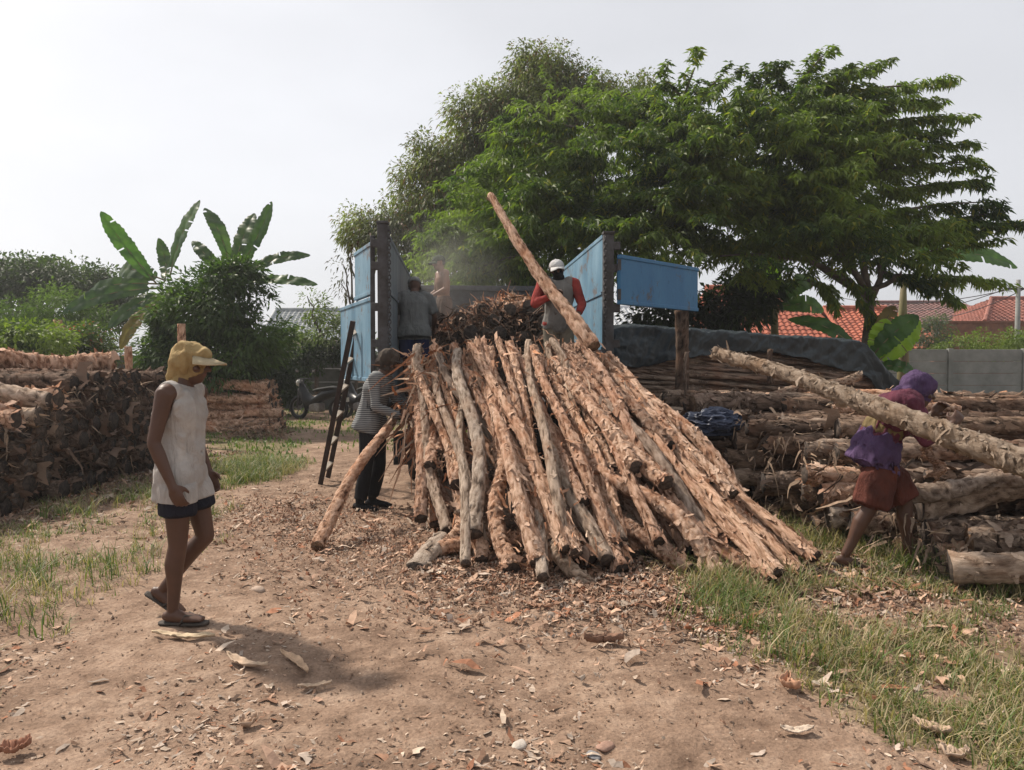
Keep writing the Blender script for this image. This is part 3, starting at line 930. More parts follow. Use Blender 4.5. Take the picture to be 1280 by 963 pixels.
# ---- left stack (ends towards the yard)
rs = random.Random(31)
def left_h(y): return float(np.interp(y, [7.2, 8.2, 9.4, 10.5, 14], [.80, 1.05, 1.30, 1.42, 1.35]))
ORD = 'first second third fourth fifth sixth seventh eighth ninth tenth eleventh twelfth thirteenth fourteenth fifteenth sixteenth seventeenth eighteenth nineteenth twentieth'.split()
def od(i): return ORD[i] if i < 20 else 'twenty ' + ORD[i - 20]
ci = 0
LS, far_ = 'weathered logs stacked along the left of the yard', []
y = 7.3
while y < 11.9:
    d = .20; z = .09; k = 0
    while z < left_h(y) + .02:
        yy = y + rs.uniform(-.03, .03) + (k % 2) * .09
        X1 = -5.25 - .02 * (yy - 7.5) + rs.uniform(-.16, .14) + (.25 - z * .2) * .4
        top = z + .19 > left_h(y) + .02
        rad = rs.uniform(.082, .108)
        A = (X1, yy, z + rs.uniform(-.015, .015)); B = (X1 - 3.0 - rs.uniform(0, .4), yy + rs.uniform(-.14, .14), z + rs.uniform(-.03, .05))
        if y < 8.75:
            put_log(A, B, ('pale' if rs.random() < .6 else 'fresh') if top else ('grey' if rs.random() < .25 else 'dark'), rad, cat='log', group=LS,  # top course takes paler bark, sunlight put into its colour
                    label=('sunlit coloured log on top of the left stack, %s course, %s from its near end' % (od(k), od(ci))) if top else 'dark log in the left stack, %s course up, %s from its near end' % (od(k), od(ci)))
        else:
            far_.append((A, B, 'grey' if top else 'dark', rad))
        z += .172; k += 1
    y += d; ci += 1
mass([(a, b, 'dark', r_0) for (a, b, kk, r_0) in far_], 'stacked_logs', 'far end of the dark left stack behind the walking man', 'log stack', [M_DARK, M_CUTG])
mass([((-8.3 + rs.uniform(-.2, .2), yy, left_h(yy) - .06 + rs.uniform(-.04, .05)), (-12.5, yy + rs.uniform(-.2, .2), left_h(yy) - .05), 'grey', .09) for yy in np.arange(8.6, 12.0, .19)],
     'stacked_logs', 'sunlit coloured top logs further left behind the left stack', 'log stack', [M_PALE, M_CUTG])  # pale bark colour stands in for sun on these tops
put_log(at(140, 460, 10.8) + Vector((0, 0, .06)), at(-60, 468, 9.6) + Vector((0, 0, .06)), 'fresh', .13, label='thick smooth tan log lying alone on top of the left stack', cat='log', group=LS)
def face_l(n, r):
    y = r.uniform(7.2, 11.9, n); z = r.uniform(.05, 1, n) * np.interp(y, [7.2, 8.2, 9.4, 10.5, 14], [.80, 1.05, 1.30, 1.42, 1.35])
    x = -5.12 - .02 * (y - 7.5) + r.normal(0, .05, n)
    D = np.stack([r.uniform(.2, 1, n), r.normal(0, .6, n), r.normal(-.3, .6, n)], 1); D /= np.linalg.norm(D, axis=1)[:, None]
    return np.stack([x - .12, y, z], 1), D
shreds(1300, face_l, .085, 'hanging_bark', 'dry brown bark hanging from the face of the left stack', 'hanging bark', 8,
       [(.14, .10, .07), (.22, .15, .11), (.32, .23, .16), (.09, .065, .05), (.40, .28, .19)])

# ---- small far stack at left
rs = random.Random(33)
FS = []
for k in range(7):
    for j in range(4):
        yy = 17.2 + j * .24 + (k % 2) * .1
        X1 = at(352, 500, yy).x + rs.uniform(-.2, .1) - k * .03
        FS.append(((X1, yy, .09 + k * .155), (X1 - 3.0, yy + rs.uniform(-.1, .1), .09 + k * .155 + rs.uniform(-.03, .03)), 'fresh', .085))
mass(FS, 'stacked_logs', 'small low stack of reddish logs on the lawn behind the walking man', 'log stack', [M_FRESH, M_CUTG])
def side_pile(n, r):
    x = at(270, 500, 15.0).x + r.uniform(0, 1.2, n); y = 15.6 + r.normal(0, .3, n)
    D = r.normal(0, 1, (n, 3)); D /= np.linalg.norm(D, axis=1)[:, None]
    return np.stack([x, y, np.abs(r.normal(0, .12, n))], 1), D
shreds(260, side_pile, .2, 'bark_scrap_pile', 'low scatter of bark beside the small far stack', 'bark litter', 9, [(.3, .2, .14), (.2, .13, .09), (.38, .27, .2)])

# ---- right stack
rs = random.Random(41)
def r_left(y): return float(np.interp(y, [5.2, 5.8, 6.4, 7.5, 8.6, 9.8], [3.15, 2.95, 2.75, 2.35, 2.0, 1.85]))
def r_h(y): return float(np.interp(y, [5.2, 5.6, 6.2, 7.0, 8.4, 9.8], [.14, .32, .58, .86, 1.06, 1.20]))
ci = 0
GR = 'weathered logs heaped along the right of the yard'
y = 5.30
while y < 9.95:
    z = .08; k = 0
    while z < r_h(y) + .03:
        yy = y + (k % 2) * .09 + rs.uniform(-.03, .03)
        X0 = r_left(yy) + rs.uniform(-.18, .38) + .10 * k * (rs.random() < .3)
        top = z + .17 > r_h(y) + .03
        dy = .16 * rs.uniform(-1, 1) - .12
        Ln = rs.uniform(3.2, 4.4) if y > 7 else rs.uniform(2.4, 3.4)
        kd = rs.choices(['grey', 'dark', 'fresh', 'pale'], [4, 7, .9, .7] if y > 6.6 else [6, 3, 1.6, 1.8])[0]
        lb = {'grey': 'brown weathered log', 'dark': 'dark shaggy log', 'fresh': 'orange brown log', 'pale': 'pale bleached log'}[kd]
        wh = ('on the back part of' if y > 8 else 'in the middle of') if y > 6.6 else 'at the near low end of'
        if rs.random() < .22 and y < 8.5:
            put_log((X0, yy, z), (X0 + rs.uniform(.5, .95), yy + rs.uniform(-.25, .25), z + rs.uniform(-.03, .06)), 'short', rs.uniform(.075, .10), cat='log', group=GR,
                    label='short thick stub in the right heap, %s course up, %s row from the front' % (od(k), od(ci)))
            X0 += 1.0
        put_log((X0, yy, z), (X0 + Ln, yy + dy, z + rs.uniform(-.04, .04)), kd, rs.uniform(.072, .10), cat='log', group=GR, label=lb + ' in the right heap, %s course up, %s row from the front' % (od(k), od(ci)))
        z += .165; k += 1
    y += .205; ci += 1
px_log((1110, 622, 5.9), (1420, 632, 5.35), 'pale', .068, 'smooth pale log lying level behind the purple dressed carrier', GR)
px_log((1188, 712, 5.15), (1420, 708, 4.8), None, .105, 'very thick pale log at the bottom right with green tinged cut end', GR)
px_log((1162, 600, 5.6), (1158, 560, 5.75), 'fresh', .035, 'short orange stick standing upright behind the carrier', GR)
px_log((930, 510, 9.0), (1075, 470, 9.3), 'grey', .055, 'thin slanting log on the back of the right heap', GR)
px_log((1040, 512, 8.2), (1200, 512, 8.0), 'fresh', .045, 'thin tan log lying level at shoulder height left of the carrier', GR)
def face_r(n, r):
    y = r.uniform(5.3, 9.6, n)
    xl = np.interp(y, [5.2, 5.8, 6.4, 7.5, 8.6, 9.8], [3.15, 2.95, 2.75, 2.35, 2.0, 1.85])
    z = r.uniform(.03, 1.02, n) * np.interp(y, [5.2, 5.6, 6.2, 7.0, 8.4, 9.8], [.14, .32, .58, .86, 1.06, 1.20])
    x = xl + np.abs(r.normal(0, .5, n))
    D = np.stack([r.normal(-.5, .6, n), r.normal(-.5, .5, n), r.normal(-.3, .5, n)], 1); D /= np.linalg.norm(D, axis=1)[:, None]
    return np.stack([x - .05, y - .08, z + .06], 1), D
shreds(1500, face_r, .10, 'ragged_bark', 'ragged bark hanging between the logs of the right heap', 'hanging bark', 10,
       [(.13, .09, .065), (.20, .14, .10), (.32, .23, .16), (.09, .065, .05), (.42, .30, .21)])

# ---- thin poles under the tarpaulin
rs = random.Random(51)
GP = 'thin poles stacked under the dark tarpaulin'
PX0 = at(764, 450, 11.2).x
k = 0; z = .03
while z < 1.74:
    for j in range(4 if z < 1.5 else 3):
        yy = 11.2 + j * .055 + rs.uniform(-.01, .01)
        put_log((PX0 + rs.uniform(-.05, .05), yy, z), (PX0 + 3.9, yy + rs.uniform(-.03, .03), z * .84 + rs.uniform(-.01, .01)), 'pole', rs.uniform(.024, .030), name='pole',
                label='thin brown pole under the tarpaulin, %s course up, %s layer back' % (od(k), od(j)), cat='pole', group=GP)
    z += .052; k += 1
mass([((PX0 + rs.uniform(-.05, .05), 11.42 + j * .06, zz), (PX0 + 3.85, 11.42 + j * .06, zz * .85), 'pole', .028) for j in range(0, 14, 1) for zz in np.arange(.04, 1.82, .058) if j % 2 == 0 or zz > 1.65],
     'stacked_poles', 'inner poles of the tarpaulin covered stack', 'pole stack', [M_FRESH, M_CUTT])
# ================================================================== TRUCK
def paint_mat(name, base, worn, rust, lo=.45, hi=.62, rough=.5):
    m, nt, p = new_mat(name)
    p.inputs['Roughness'].default_value = rough; p.inputs['Specular IOR Level'].default_value = .35
    f = noise_tex(nt, 2.2, 6, .7, stretch=(1, 1, .35))
    g = noise_tex(nt, 14, 5, .7, stretch=(1, 1, .6))
    h = noise_tex(nt, 3.1, 5, .75)
    c = ramp(nt, f, [(.35, base), (.68, worn)])
    c = mixc(nt, ramp(nt, g, [(.58, (0, 0, 0)), (.72, (.7, .7, .7))]), c, tuple(x * .55 for x in base))
    c = mixc(nt, ramp(nt, h, [(hi, (0, 0, 0)), (hi + .06, (.85, .85, .85))]), c, rust)
    nt.links.new(c, p.inputs['Base Color'])
    bump(nt, p, g, .15, .01)
    return m
M_BLUE = paint_mat('blue_paint', (.018, .105, .235), (.040, .155, .29), (.07, .06, .055), hi=.585)
M_LBLUE = paint_mat('pale_blue_paint', (.085, .19, .28), (.23, .36, .45), (.13, .10, .085), hi=.55)
M_GBLUE = paint_mat('grey_blue_paint', (.10, .115, .13), (.20, .225, .24), (.10, .08, .07))
M_RUBBER = simple('rubber', (.03, .03, .03), rough=.85)
M_DSTEEL = simple('dark_steel', (.075, .075, .08), (.035, .03, .028), 8, .6, .2)
M_STEEL = simple('grey_steel', (.30, .30, .31), (.16, .13, .11), 6, .5, .2, metal=.4)
M_GLASS = simple('dark_glass', (.02, .025, .03), rough=.08, bm=0, spec=.6)
M_BLACK = simple('black_plastic', (.018, .018, .02), rough=.4, bm=0)
M_REDL = simple('red_lens', (.45, .02, .015), rough=.2, bm=0)
M_CHROME = simple('chrome', (.6, .6, .6), rough=.15, bm=0, metal=1.0)
M_WHITE = simple('white_paint', (.75, .75, .73), (.55, .54, .50), 10, .5, .1)

truck = empty('truck', (-.17, 8.62, 0), R(4.3), label='blue open bed truck backed up with its rear gates swung wide', cat='truck')
BW, BL, FZ, TZ = 1.25, 6.2, 1.10, 2.95
def part(mb, name, mat, parent=truck, smooth=False, label=None):
    o = mb.build(name, mat, parent, smooth)
    if label: o['label'] = label
    return o
b = MB(); b.box((0, BL / 2, FZ - .06), (2 * BW, BL, .12), bev=.01)
for i in range(9): b.box((0, .3 + i * .7, FZ - .17), (2 * BW - .1, .09, .10))
part(b, 'bed_floor', M_DSTEEL)
# side walls: sheet + top rail + outer ribs
for sx, mt in ((-1, M_GBLUE), (1, M_LBLUE)):
    b = MB()
    b.box((sx * (BW - .02), BL / 2 + .02, (FZ + TZ) / 2), (.035, BL - .14, TZ - FZ), bev=.005)
    b.box((sx * (BW - .01), BL / 2 + .02, TZ + .02), (.075, BL - .1, .05), bev=.01)
    b.box((sx * (BW + .02), BL / 2, FZ + .05), (.05, BL - .2, .10), bev=.01)
    for i in range(8):
        b.box((sx * (BW + .03), .45 + i * .76, (FZ + TZ) / 2), (.06, .06, TZ - FZ - .02), bev=.008)
    for zz in (1.7, 2.33):
        b.box((sx * (BW - .045), BL / 2, zz), (.016, BL - .2, .035), bev=.004)
    part(b, 'side_wall', mt, label='pale worn blue right side wall' if sx > 0 else 'grey stained left side wall')
b = MB(); b.box((0, BL, (FZ + TZ) / 2 - .05), (2 * BW - .08, .05, TZ - FZ), bev=.006)
b.box((0, BL - .01, TZ), (2 * BW - .02, .12, .10), bev=.01)
for i in range(6): b.box((-1.0 + i * .4, BL + .05, 2.0), (.06, .05, 1.7), bev=.006)
part(b, 'headboard', M_DSTEEL)
# rear corner posts with dangling chains
def chain(mb, p0, n, link_=.052):
    for i in range(n):
        c = Vector(p0) - Vector((0, 0, i * link_ * .78))
        V = MB(); ax = 'Y' if i % 2 else 'X'
        V.torus((0, 0, 0), .017, .0055, ax, 12, 6)
        mb.add([Vector((v[0], v[1], v[2] * 1.5)) + c for v in V.v], V.f)
for sx, top in ((-1, 3.06), (1, 2.98)):
    b = MB(); b.box((sx * (BW + .01), 0, (top + .95) / 2), (.115, .11, top - .95), bev=.012)
    b.box((sx * (BW + .01), -.005, top + .015), (.13, .125, .03), bev=.008)
    for zz in (1.35, 1.75, 2.15, 2.6, 2.85): b.box((sx * (BW + .10), -.03, zz), (.08, .05, .09), bev=.01)
    p = part(b, 'corner_post', M_DSTEEL)
    c = MB(); chain(c, (sx * (BW - .065 * (1 if sx < 0 else -.2)) if sx < 0 else BW - .04, -.085, top - .06), 42 if sx < 0 else 58)
    part(c, 'chain', M_DSTEEL, p)
# rear gates (local coordinates from world points)
Tm = Matrix.Rotation(-R(4.3), 4, 'Z') @ Matrix.Translation((.17, -8.62, 0))
def gate(P0, P1, z0, z1, mt, name, lab, rail=True, z0b=None, z1b=None):
    P0, P1 = Tm @ Vector(P0), Tm @ Vector(P1)
    d = (P1 - P0); d.z = 0; Ln = d.length; d.normalize(); n = Vector((-d.y, d.x, 0))
    rot = Matrix((d, n, Vector((0, 0, 1)))).transposed()
    c = (P0 + P1) / 2
    b = MB()
    b.box((c.x, c.y, (z0 + z1) / 2), (Ln, .035, z1 - z0), rot, bev=.005)
    for zz in (z0 + .02, z1 - .02):
        b.box(Vector((c.x, c.y, zz)), (Ln + .01, .06, .045), rot, bev=.008)
    for t in (.03, .35, .67, .97):
        q = P0 + d * (Ln * t); b.box(Vector((q.x, q.y, (z0 + z1) / 2)) + n * (.035 if P0.x > 0 else .04), (.05, .04, z1 - z0 - .09), rot, bev=.006) if P0.x > 0 else None
    o = part(b, name, mt, label=lab)
    h = MB()
    for t in (.2, .8):
        q = P0; h.tube([Vector((q.x, q.y, z0 + (z1 - z0) * t - .06)), Vector((q.x, q.y, z0 + (z1 - z0) * t + .06))], .022, 10)
    part(h, 'hinge', M_DSTEEL, o)
    return o
gate((-1.56, 8.62, 0), (-2.31, 10.45, 0), 1.32, 2.27, M_LBLUE, 'gate_panel', 'tall pale blue lower gate panel swung open on the left')
gate((-1.56, 8.62, 0), (-1.92, 9.50, 0), 2.30, 2.88, M_LBLUE, 'gate_panel', 'short pale blue upper gate panel swung open on the left')
gate((1.20, 8.62, 0), (2.36, 9.85, 0), 2.19, 2.74, M_BLUE, 'gate_panel', 'bright blue upper gate panel swung open on the right')
b = MB(); q = Tm @ Vector((-1.555, 8.60, 0)); b.box((q.x, q.y, 2.1), (.05, .05, 1.7), bev=.01); part(b, 'gate_post', M_DSTEEL)
# chassis, wheels, cab
b = MB()
for sx in (-1, 1): b.box((sx * .42, 4.1, .84), (.09, 8.0, .20), bev=.01)
for yy in (.2, 2.0, 4.0, 6.0): b.box((0, yy, .84), (.84, .09, .14))
b.box((0, .02, .66), (2.1, .10, .16), bev=.02)
b.box((-.9, .03, .86), (.05, .05, .3)); b.box((.9, .03, .86), (.05, .05, .3))
part(b, 'chassis', M_DSTEEL)
for sx in (-1, 1):
    b = MB(); b.box((sx * .85, -.04, .66), (.30, .04, .09), bev=.01); part(b, 'tail_lamp', M_REDL)
    b = MB(); b.box((sx * .95, .95, .48), (.56, .02, .42), bev=.005); part(b, 'mud_flap', M_RUBBER)
def wheel(x, y, dual=False):
    w = MB()
    for dx in ((0, -.27 if x > 0 else .27) if dual else (0,)):
        V = MB(); rings = []
        for (h, r_) in ((-.11, .30), (-.12, .40), (-.10, .455), (-.05, .475), (.05, .475), (.10, .455), (.12, .40), (.11, .30)):
            rings.append((Vector((x + dx + h, y, .475)), Vector((0, 1, 0)), r_, Vector((0, 0, 1)), r_))
        w.loft(rings, 36)
    o = part(w, 'wheel', M_RUBBER, smooth=True)
    h = MB(); sg = 1 if x > 0 else -1
    h.tube([(x + sg * .06, y, .475), (x + sg * .125, y, .475)], [.27, .25], 24); h.tube([(x + sg * .11, y, .475), (x + sg * .16, y, .475)], [.09, .07], 14)
    part(h, 'rim', M_STEEL, o, True)
for sx in (-1, 1):
    wheel(sx * .95, 1.55, True); wheel(sx * .95, 7.1)
cab = MB()
prof = [(6.45, .75), (6.45, 2.55), (6.6, 2.68), (7.6, 2.66), (7.95, 2.5), (8.22, 1.72), (8.35, 1.6), (8.38, .72)]
for sx in (0,):
    V = [Vector((-1.0, y, z)) for y, z in prof] + [Vector((1.0, y, z)) for y, z in prof]
    n = len(prof)
    cab.add(V, [tuple(range(n)), tuple(range(2 * n - 1, n - 1, -1))] + [(i, (i + 1) % n, n + (i + 1) % n, n + i) for i in range(n)])
cb = part(cab, 'cab', M_BLUE)
b = MB(); b.box((0, 8.12, 2.1), (1.8, .03, .66), Matrix.Rotation(R(-19), 3, 'X')); part(b, 'windscreen', M_GLASS, cb)
for sx in (-1, 1):
    b = MB(); b.box((sx * 1.005, 7.35, 2.1), (.02, .9, .6), bev=.01); part(b, 'side_window', M_GLASS, cb)
    b = MB(); b.box((sx * .78, 8.39, .95), (.3, .05, .2), bev=.02); part(b, 'headlight', M_WHITE, cb)
    b = MB(); b.box((sx * 1.2, 8.1, 2.1), (.16, .06, .34), bev=.02); b.tube([(sx * 1.0, 8.05, 2.3), (sx * 1.2, 8.1, 2.3)], .012, 6); part(b, 'mirror', M_BLACK, cb)
b = MB(); b.box((0, 8.45, .6), (2.0, .12, .22), bev=.03); part(b, 'bumper', M_DSTEEL, cb)

# logs still on the truck
rs = random.Random(61)
TMi = truck.matrix_basis.copy() if False else (Matrix.Translation((-.17, 8.62, 0)) @ Matrix.Rotation(R(4.3), 4, 'Z'))
GT = 'logs still stacked on the truck bed'
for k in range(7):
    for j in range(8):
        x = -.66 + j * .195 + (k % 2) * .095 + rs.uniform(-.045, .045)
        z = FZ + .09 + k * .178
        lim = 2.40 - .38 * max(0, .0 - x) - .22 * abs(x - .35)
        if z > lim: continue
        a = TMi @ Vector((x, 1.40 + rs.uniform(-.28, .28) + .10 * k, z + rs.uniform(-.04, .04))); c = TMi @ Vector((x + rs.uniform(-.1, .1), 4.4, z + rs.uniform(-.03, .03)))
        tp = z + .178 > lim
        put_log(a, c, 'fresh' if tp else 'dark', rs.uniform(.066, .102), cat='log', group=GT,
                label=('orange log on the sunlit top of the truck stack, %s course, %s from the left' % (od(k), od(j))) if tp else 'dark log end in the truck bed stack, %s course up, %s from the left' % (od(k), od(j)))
def face_t(n, r):
    x = r.uniform(-.75, 1.0, n); z = FZ + .1 + r.uniform(0, 1.25, n) * (1 - .22 * np.abs(x - .2))
    P = np.stack([x, 1.22 + (z - FZ) * .6 + r.normal(0, .08, n), z], 1)
    M = np.array(TMi.to_3x3()); P = P @ M.T + np.array(TMi.translation)
    D = r.normal(0, .7, (n, 3)) + np.array([0, -.5, -.2]); D /= np.linalg.norm(D, axis=1)[:, None]
    return P, D
shreds(1500, face_t, .13, 'bed_bark', 'dark ragged bark hanging from the log ends in the truck bed', 'hanging bark', 12, [(.10, .07, .05), (.16, .11, .08), (.07, .05, .04), (.22, .15, .11), (.34, .20, .13)])
def top_t(n, r):
    x = r.uniform(-.75, .95, n)
    P = np.stack([x, 2.0 + r.uniform(0, 1.6, n), 2.44 - .38 * np.maximum(0, -x) - .22 * np.abs(x - .35)], 1); P[:, 2] += r.normal(0, .03, n)
    M = np.array(TMi.to_3x3()); P = P @ M.T + np.array(TMi.translation)
    D = r.normal(0, .7, (n, 3)) + np.array([0, -.3, .25]); D /= np.linalg.norm(D, axis=1)[:, None]
    return P, D
shreds(900, top_t, .12, 'bed_shavings', 'orange bark shavings on top of the logs in the truck bed', 'bark litter', 13, PALF)

# ================================================================== LADDER
bt = gnd(405, 603); tp = at(446, 399, 9.35)
ax_ = (tp - bt).normalized(); wd = Vector((.02, 1.0, 0)); wd = (wd - ax_ * wd.dot(ax_)).normalized() * .17
lad = empty('ladder', bt, label='dark wooden ladder with pale rungs leaning on the left gate panel', cat='ladder')
M_LAD = simple('ladder_wood', (.045, .028, .022), (.02, .014, .012), 8, .7, .3)
M_RUNG = simple('rung_wood', (.48, .42, .35), (.3, .25, .2), 8, .7, .3)
rotL = Matrix((wd.normalized(), ax_.cross(wd.normalized()), ax_)).transposed()
Ll = (tp - bt).length
for s_ in (-1, 1):
    b = MB(); b.box(wd * s_ + ax_ * Ll / 2, (.035, .06, Ll), rotL, bev=.006); b.build('rail', M_LAD, lad)
for i in range(6):
    b = MB(); c = ax_ * (.22 + i * (Ll - .4) / 5)
    b.box(c, (wd.length * 2.1, .062, .03), rotL, bev=.005); b.build('rung', M_RUNG, lad)

# ================================================================== TARPAULINS
def sheet(fn, nu, nv, name, mat, lab, thick=.004, cat='tarpaulin'):
    u, v = np.meshgrid(np.linspace(0, 1, nu), np.linspace(0, 1, nv))
    V = fn(u.ravel(), v.ravel())
    idx = np.arange(nu * nv).reshape(nv, nu)
    Q = np.stack([idx[:-1, :-1].ravel(), idx[:-1, 1:].ravel(), idx[1:, 1:].ravel(), idx[1:, :-1].ravel()], 1)
    o = link(name, np_mesh(name, V, Q, [mat], True))
    if thick: s = o.modifiers.new('t', 'SOLIDIFY'); s.thickness = thick
    return tag(o, lab, cat)
def plastic(name, a, b, rough=.45):
    m = simple(name, a, b, 3, rough, .35, 9, .03, spec=.4)
    return m
M_TARP = plastic('dark_tarp', (.030, .042, .048), (.014, .020, .024), .42)
M_TARPB = plastic('blue_tarp', (.045, .060, .105), (.018, .024, .045), .5)
def tarp_fn(u, v):
    # v: 0 front hem -> 1 back hem, u along the stack
    x = PX0 - .12 + u * 4.35
    crest = 2.08 - .30 * u - .55 * sstep(.84, 1.0, u) - .06 * sstep(.0, .1, .1 - u)
    s = v * 2.9
    drop = .34 + .30 * sstep(.5, .1, u) * 0 + .22 * (1 - sstep(0.02, .30, u)) + .10 * np.sin(u * 9)
    y = np.where(s < drop, 11.10 - .03 * np.sin(u * 30), 11.12 + np.minimum(s - drop, 1.5))
    z = np.where(s < drop, crest - (drop - s), crest + .05 * np.sin(np.clip((s - drop) / 1.5, 0, 1) * PI) - np.maximum(0, s - drop - 1.5) * .9)
    p = np.stack([x * 1.1, y * 1.1 + s * .3, z], 1)
    cr = np.abs(fbm(np.stack([x * 1.3 + s * 2.0, s * 1.5, x * 0], 1), 5, 91)); c2 = np.abs(fbm(np.stack([x * 5.5 - s * 3.5, s * 2.8 + x, x * 0], 1), 4, 93))
    wr = fbm(np.stack([x * 13, s * 9, x * 0], 1), 3, 92)
    k = .10 * (.3 - cr) + .085 * (.20 - c2) + .015 * wr
    return np.stack([x + .03 * wr, y - k * .8, z + k * .7], 1)
sheet(tarp_fn, 340, 150, 'tarpaulin', M_TARP, 'long dark blue grey tarpaulin draped over the stack of thin poles')
# crumpled tarp on the right heap
def crumple(c, rx, ry, rz, seed, name, lab, mat, cat='tarpaulin', amp=.3):
    bm = bmesh.new(); bmesh.ops.create_icosphere(bm, subdivisions=6, radius=1)
    P = np.array([v.co[:] for v in bm.verts])
    f = np.abs(fbm(P * np.array([1.4, 2.4, 2.4]) + seed, 4, seed)); g = fbm(P * 1.2 + seed, 2, seed + 4)
    k = 1 + amp * (.25 - f) * 2.2 + .25 * g
    P2 = P * k[:, None] * np.array([rx, ry, rz]); P2[:, 2] = np.maximum(P2[:, 2], -rz * .75)
    for v, p in zip(bm.verts, P2): v.co = p
    me = bpy.data.meshes.new(name); bm.to_mesh(me); bm.free(); me.materials.append(mat)
    me.polygons.foreach_set('use_smooth', [True] * len(me.polygons))
    o = link(name, me); o.location = c
    return tag(o, lab, cat)
crumple(at(893, 530, 7.9), .27, .20, .15, 3, 'tarpaulin', 'small crumpled navy tarpaulin lying on the right log heap', M_TARPB, amp=.5)
def end_cap(n, r):
    y = 11.15 + r.uniform(0, .8, n); z = r.uniform(.2, 1.85, n)
    D = r.normal(0, .4, (n, 3)) + np.array([-1, -.3, 0]); D /= np.linalg.norm(D, axis=1)[:, None]
    return np.stack([PX0 + y * 0, y, z], 1), D
shreds(300, end_cap, .06, 'pole_end_bark', 'reddish bark at the ends of the covered poles', 'hanging bark', 14, [(.40, .20, .12), (.30, .14, .08)])

# wooden posts around the yard
def post(px, y0, y1, Y, r, lab, mat=None, z0=None, cat='post', tilt=0.0, group='wooden stakes holding the stacks'):
    a, b_ = at(px, y0, Y), at(px + tilt, y1, Y)
    if z0 is not None: a.z = z0; a.x = at(px, y1, Y).x
    me = log_mesh('post', (b_ - a).length, r, r * .92, int(px), [mat or M_FRESH, M_CUTT], .01, 14, .6)
    o = link('post', me); o.location = a; o.rotation_mode = 'QUATERNION'; o.rotation_quaternion = (b_ - a).to_track_quat('Z', 'Y')
    tag(o, lab, cat, group)
post(160, 470, 433, 12.2, .055, 'short reddish post standing up behind the left stack', M_FRESH, .0)
post(227, 470, 405, 14.3, .07, 'tall reddish post standing behind the walking man', M_FRESH, .0)
post(72, 455, 400, 22, .12, 'brown post among the bushes at far left', M_FRESH, 0.0)
post(852, 560, 388, 9.9, .085, 'thick dark post standing under the right blue gate panel', M_DARK, 0.0)
post(855, 520, 440, 9.3, .02, 'thin pale stick standing in the right heap before the thick post', M_GREY, None, tilt=3)
post(963, 480, 437, 10.9, .04, 'short dark stake at the middle of the tarpaulin hem', M_DARK, None)
post(698, 360, 348, 11.6, .05, 'orange branch upright behind the red sleeved worker', M_FRESH, 1.2)

# pale board behind left stack
b = MB(); c = at(216, 469, 15.2); b.box((c.x, c.y, .65), (1.0, .04, 1.3), Matrix.Rotation(R(8), 3, 'Z'), bev=.006)
tag(b.build('board', simple('lilac_board', (.50, .50, .56), (.40, .40, .45), 3, .6, .1)), 'pale lilac grey board standing behind the end of the left stack', 'board')

# ================================================================== WALLS
M_CONC = simple('concrete', (.26, .265, .25), (.17, .175, .165), 1.6, .9, .4, 30, .01)
M_CONCD = simple('old_concrete', (.12, .12, .11), (.06, .065, .055), 1.5, .9, .4, 30, .01)
def panel_wall(x0, x1, Y, h, n, lab, mat, slope=0.0, pw=2.4):
    W = empty('concrete_wall', (x0, Y, 0), math.atan(slope), label=lab, cat='wall')
    Ln = (x1 - x0) / math.cos(math.atan(slope)); k = int(math.ceil(Ln / pw))
    ph = h / n
    for i in range(k):
        b = MB()
        for j in range(n):
            b.box((pw * (i + .5), 0, ph * (j + .5)), (pw - .12, .05, ph - .012), bev=.012)
        b.build('wall_panel', mat, W)
    for i in range(k + 1):
        b = MB(); b.box((pw * i, -.01, h / 2 + .01), (.15, .15, h + .03), bev=.012); b.build('wall_post', mat, W)
panel_wall(at(1187, 450, 24.8).x - 2.4 * 4, 21, 24.8, 1.94, 5, 'grey concrete panel wall with posts along the right side', M_CONC)
panel_wall(-26, 1.0, 25.2, 1.75, 4, 'dark mossy concrete panel wall behind the motorbikes', M_CONCD)

# ================================================================== HOUSES
def tile_mat(name, a, b_, c_):
    m, nt, p = new_mat(name)
    p.inputs['Roughness'].default_value = .85
    tc = nt.nodes.new('ShaderNodeTexCoord')
    f = noise_tex(nt, .7, 5, .7); g = noise_tex(nt, 6, 2, .5)
    col_ = ramp(nt, f, [(.35, b_), (.62, a)])
    col_ = mixc(nt, 1.0, col_, ramp(nt, g, [(.3, (.65, .62, .6)), (.7, (1.15, 1.1, 1.1))]), 'MULTIPLY')
    nt.links.new(col_, p.inputs['Base Color'])
    return m
M_TILE = tile_mat('red_tiles', (.50, .155, .085), (.33, .095, .055), 0)
M_TILE2 = tile_mat('brown_tiles', (.22, .115, .10), (.13, .075, .07), 0)
M_TILE3 = tile_mat('rust_tiles', (.36, .14, .10), (.24, .10, .075), 0)
M_PLAST = simple('plaster', (.45, .43, .40), (.32, .30, .28), 1.5, .9, .1)
M_BRICK = simple('brick', (.23, .11, .075), (.14, .075, .055), 5, .95, .6, 14, .05)
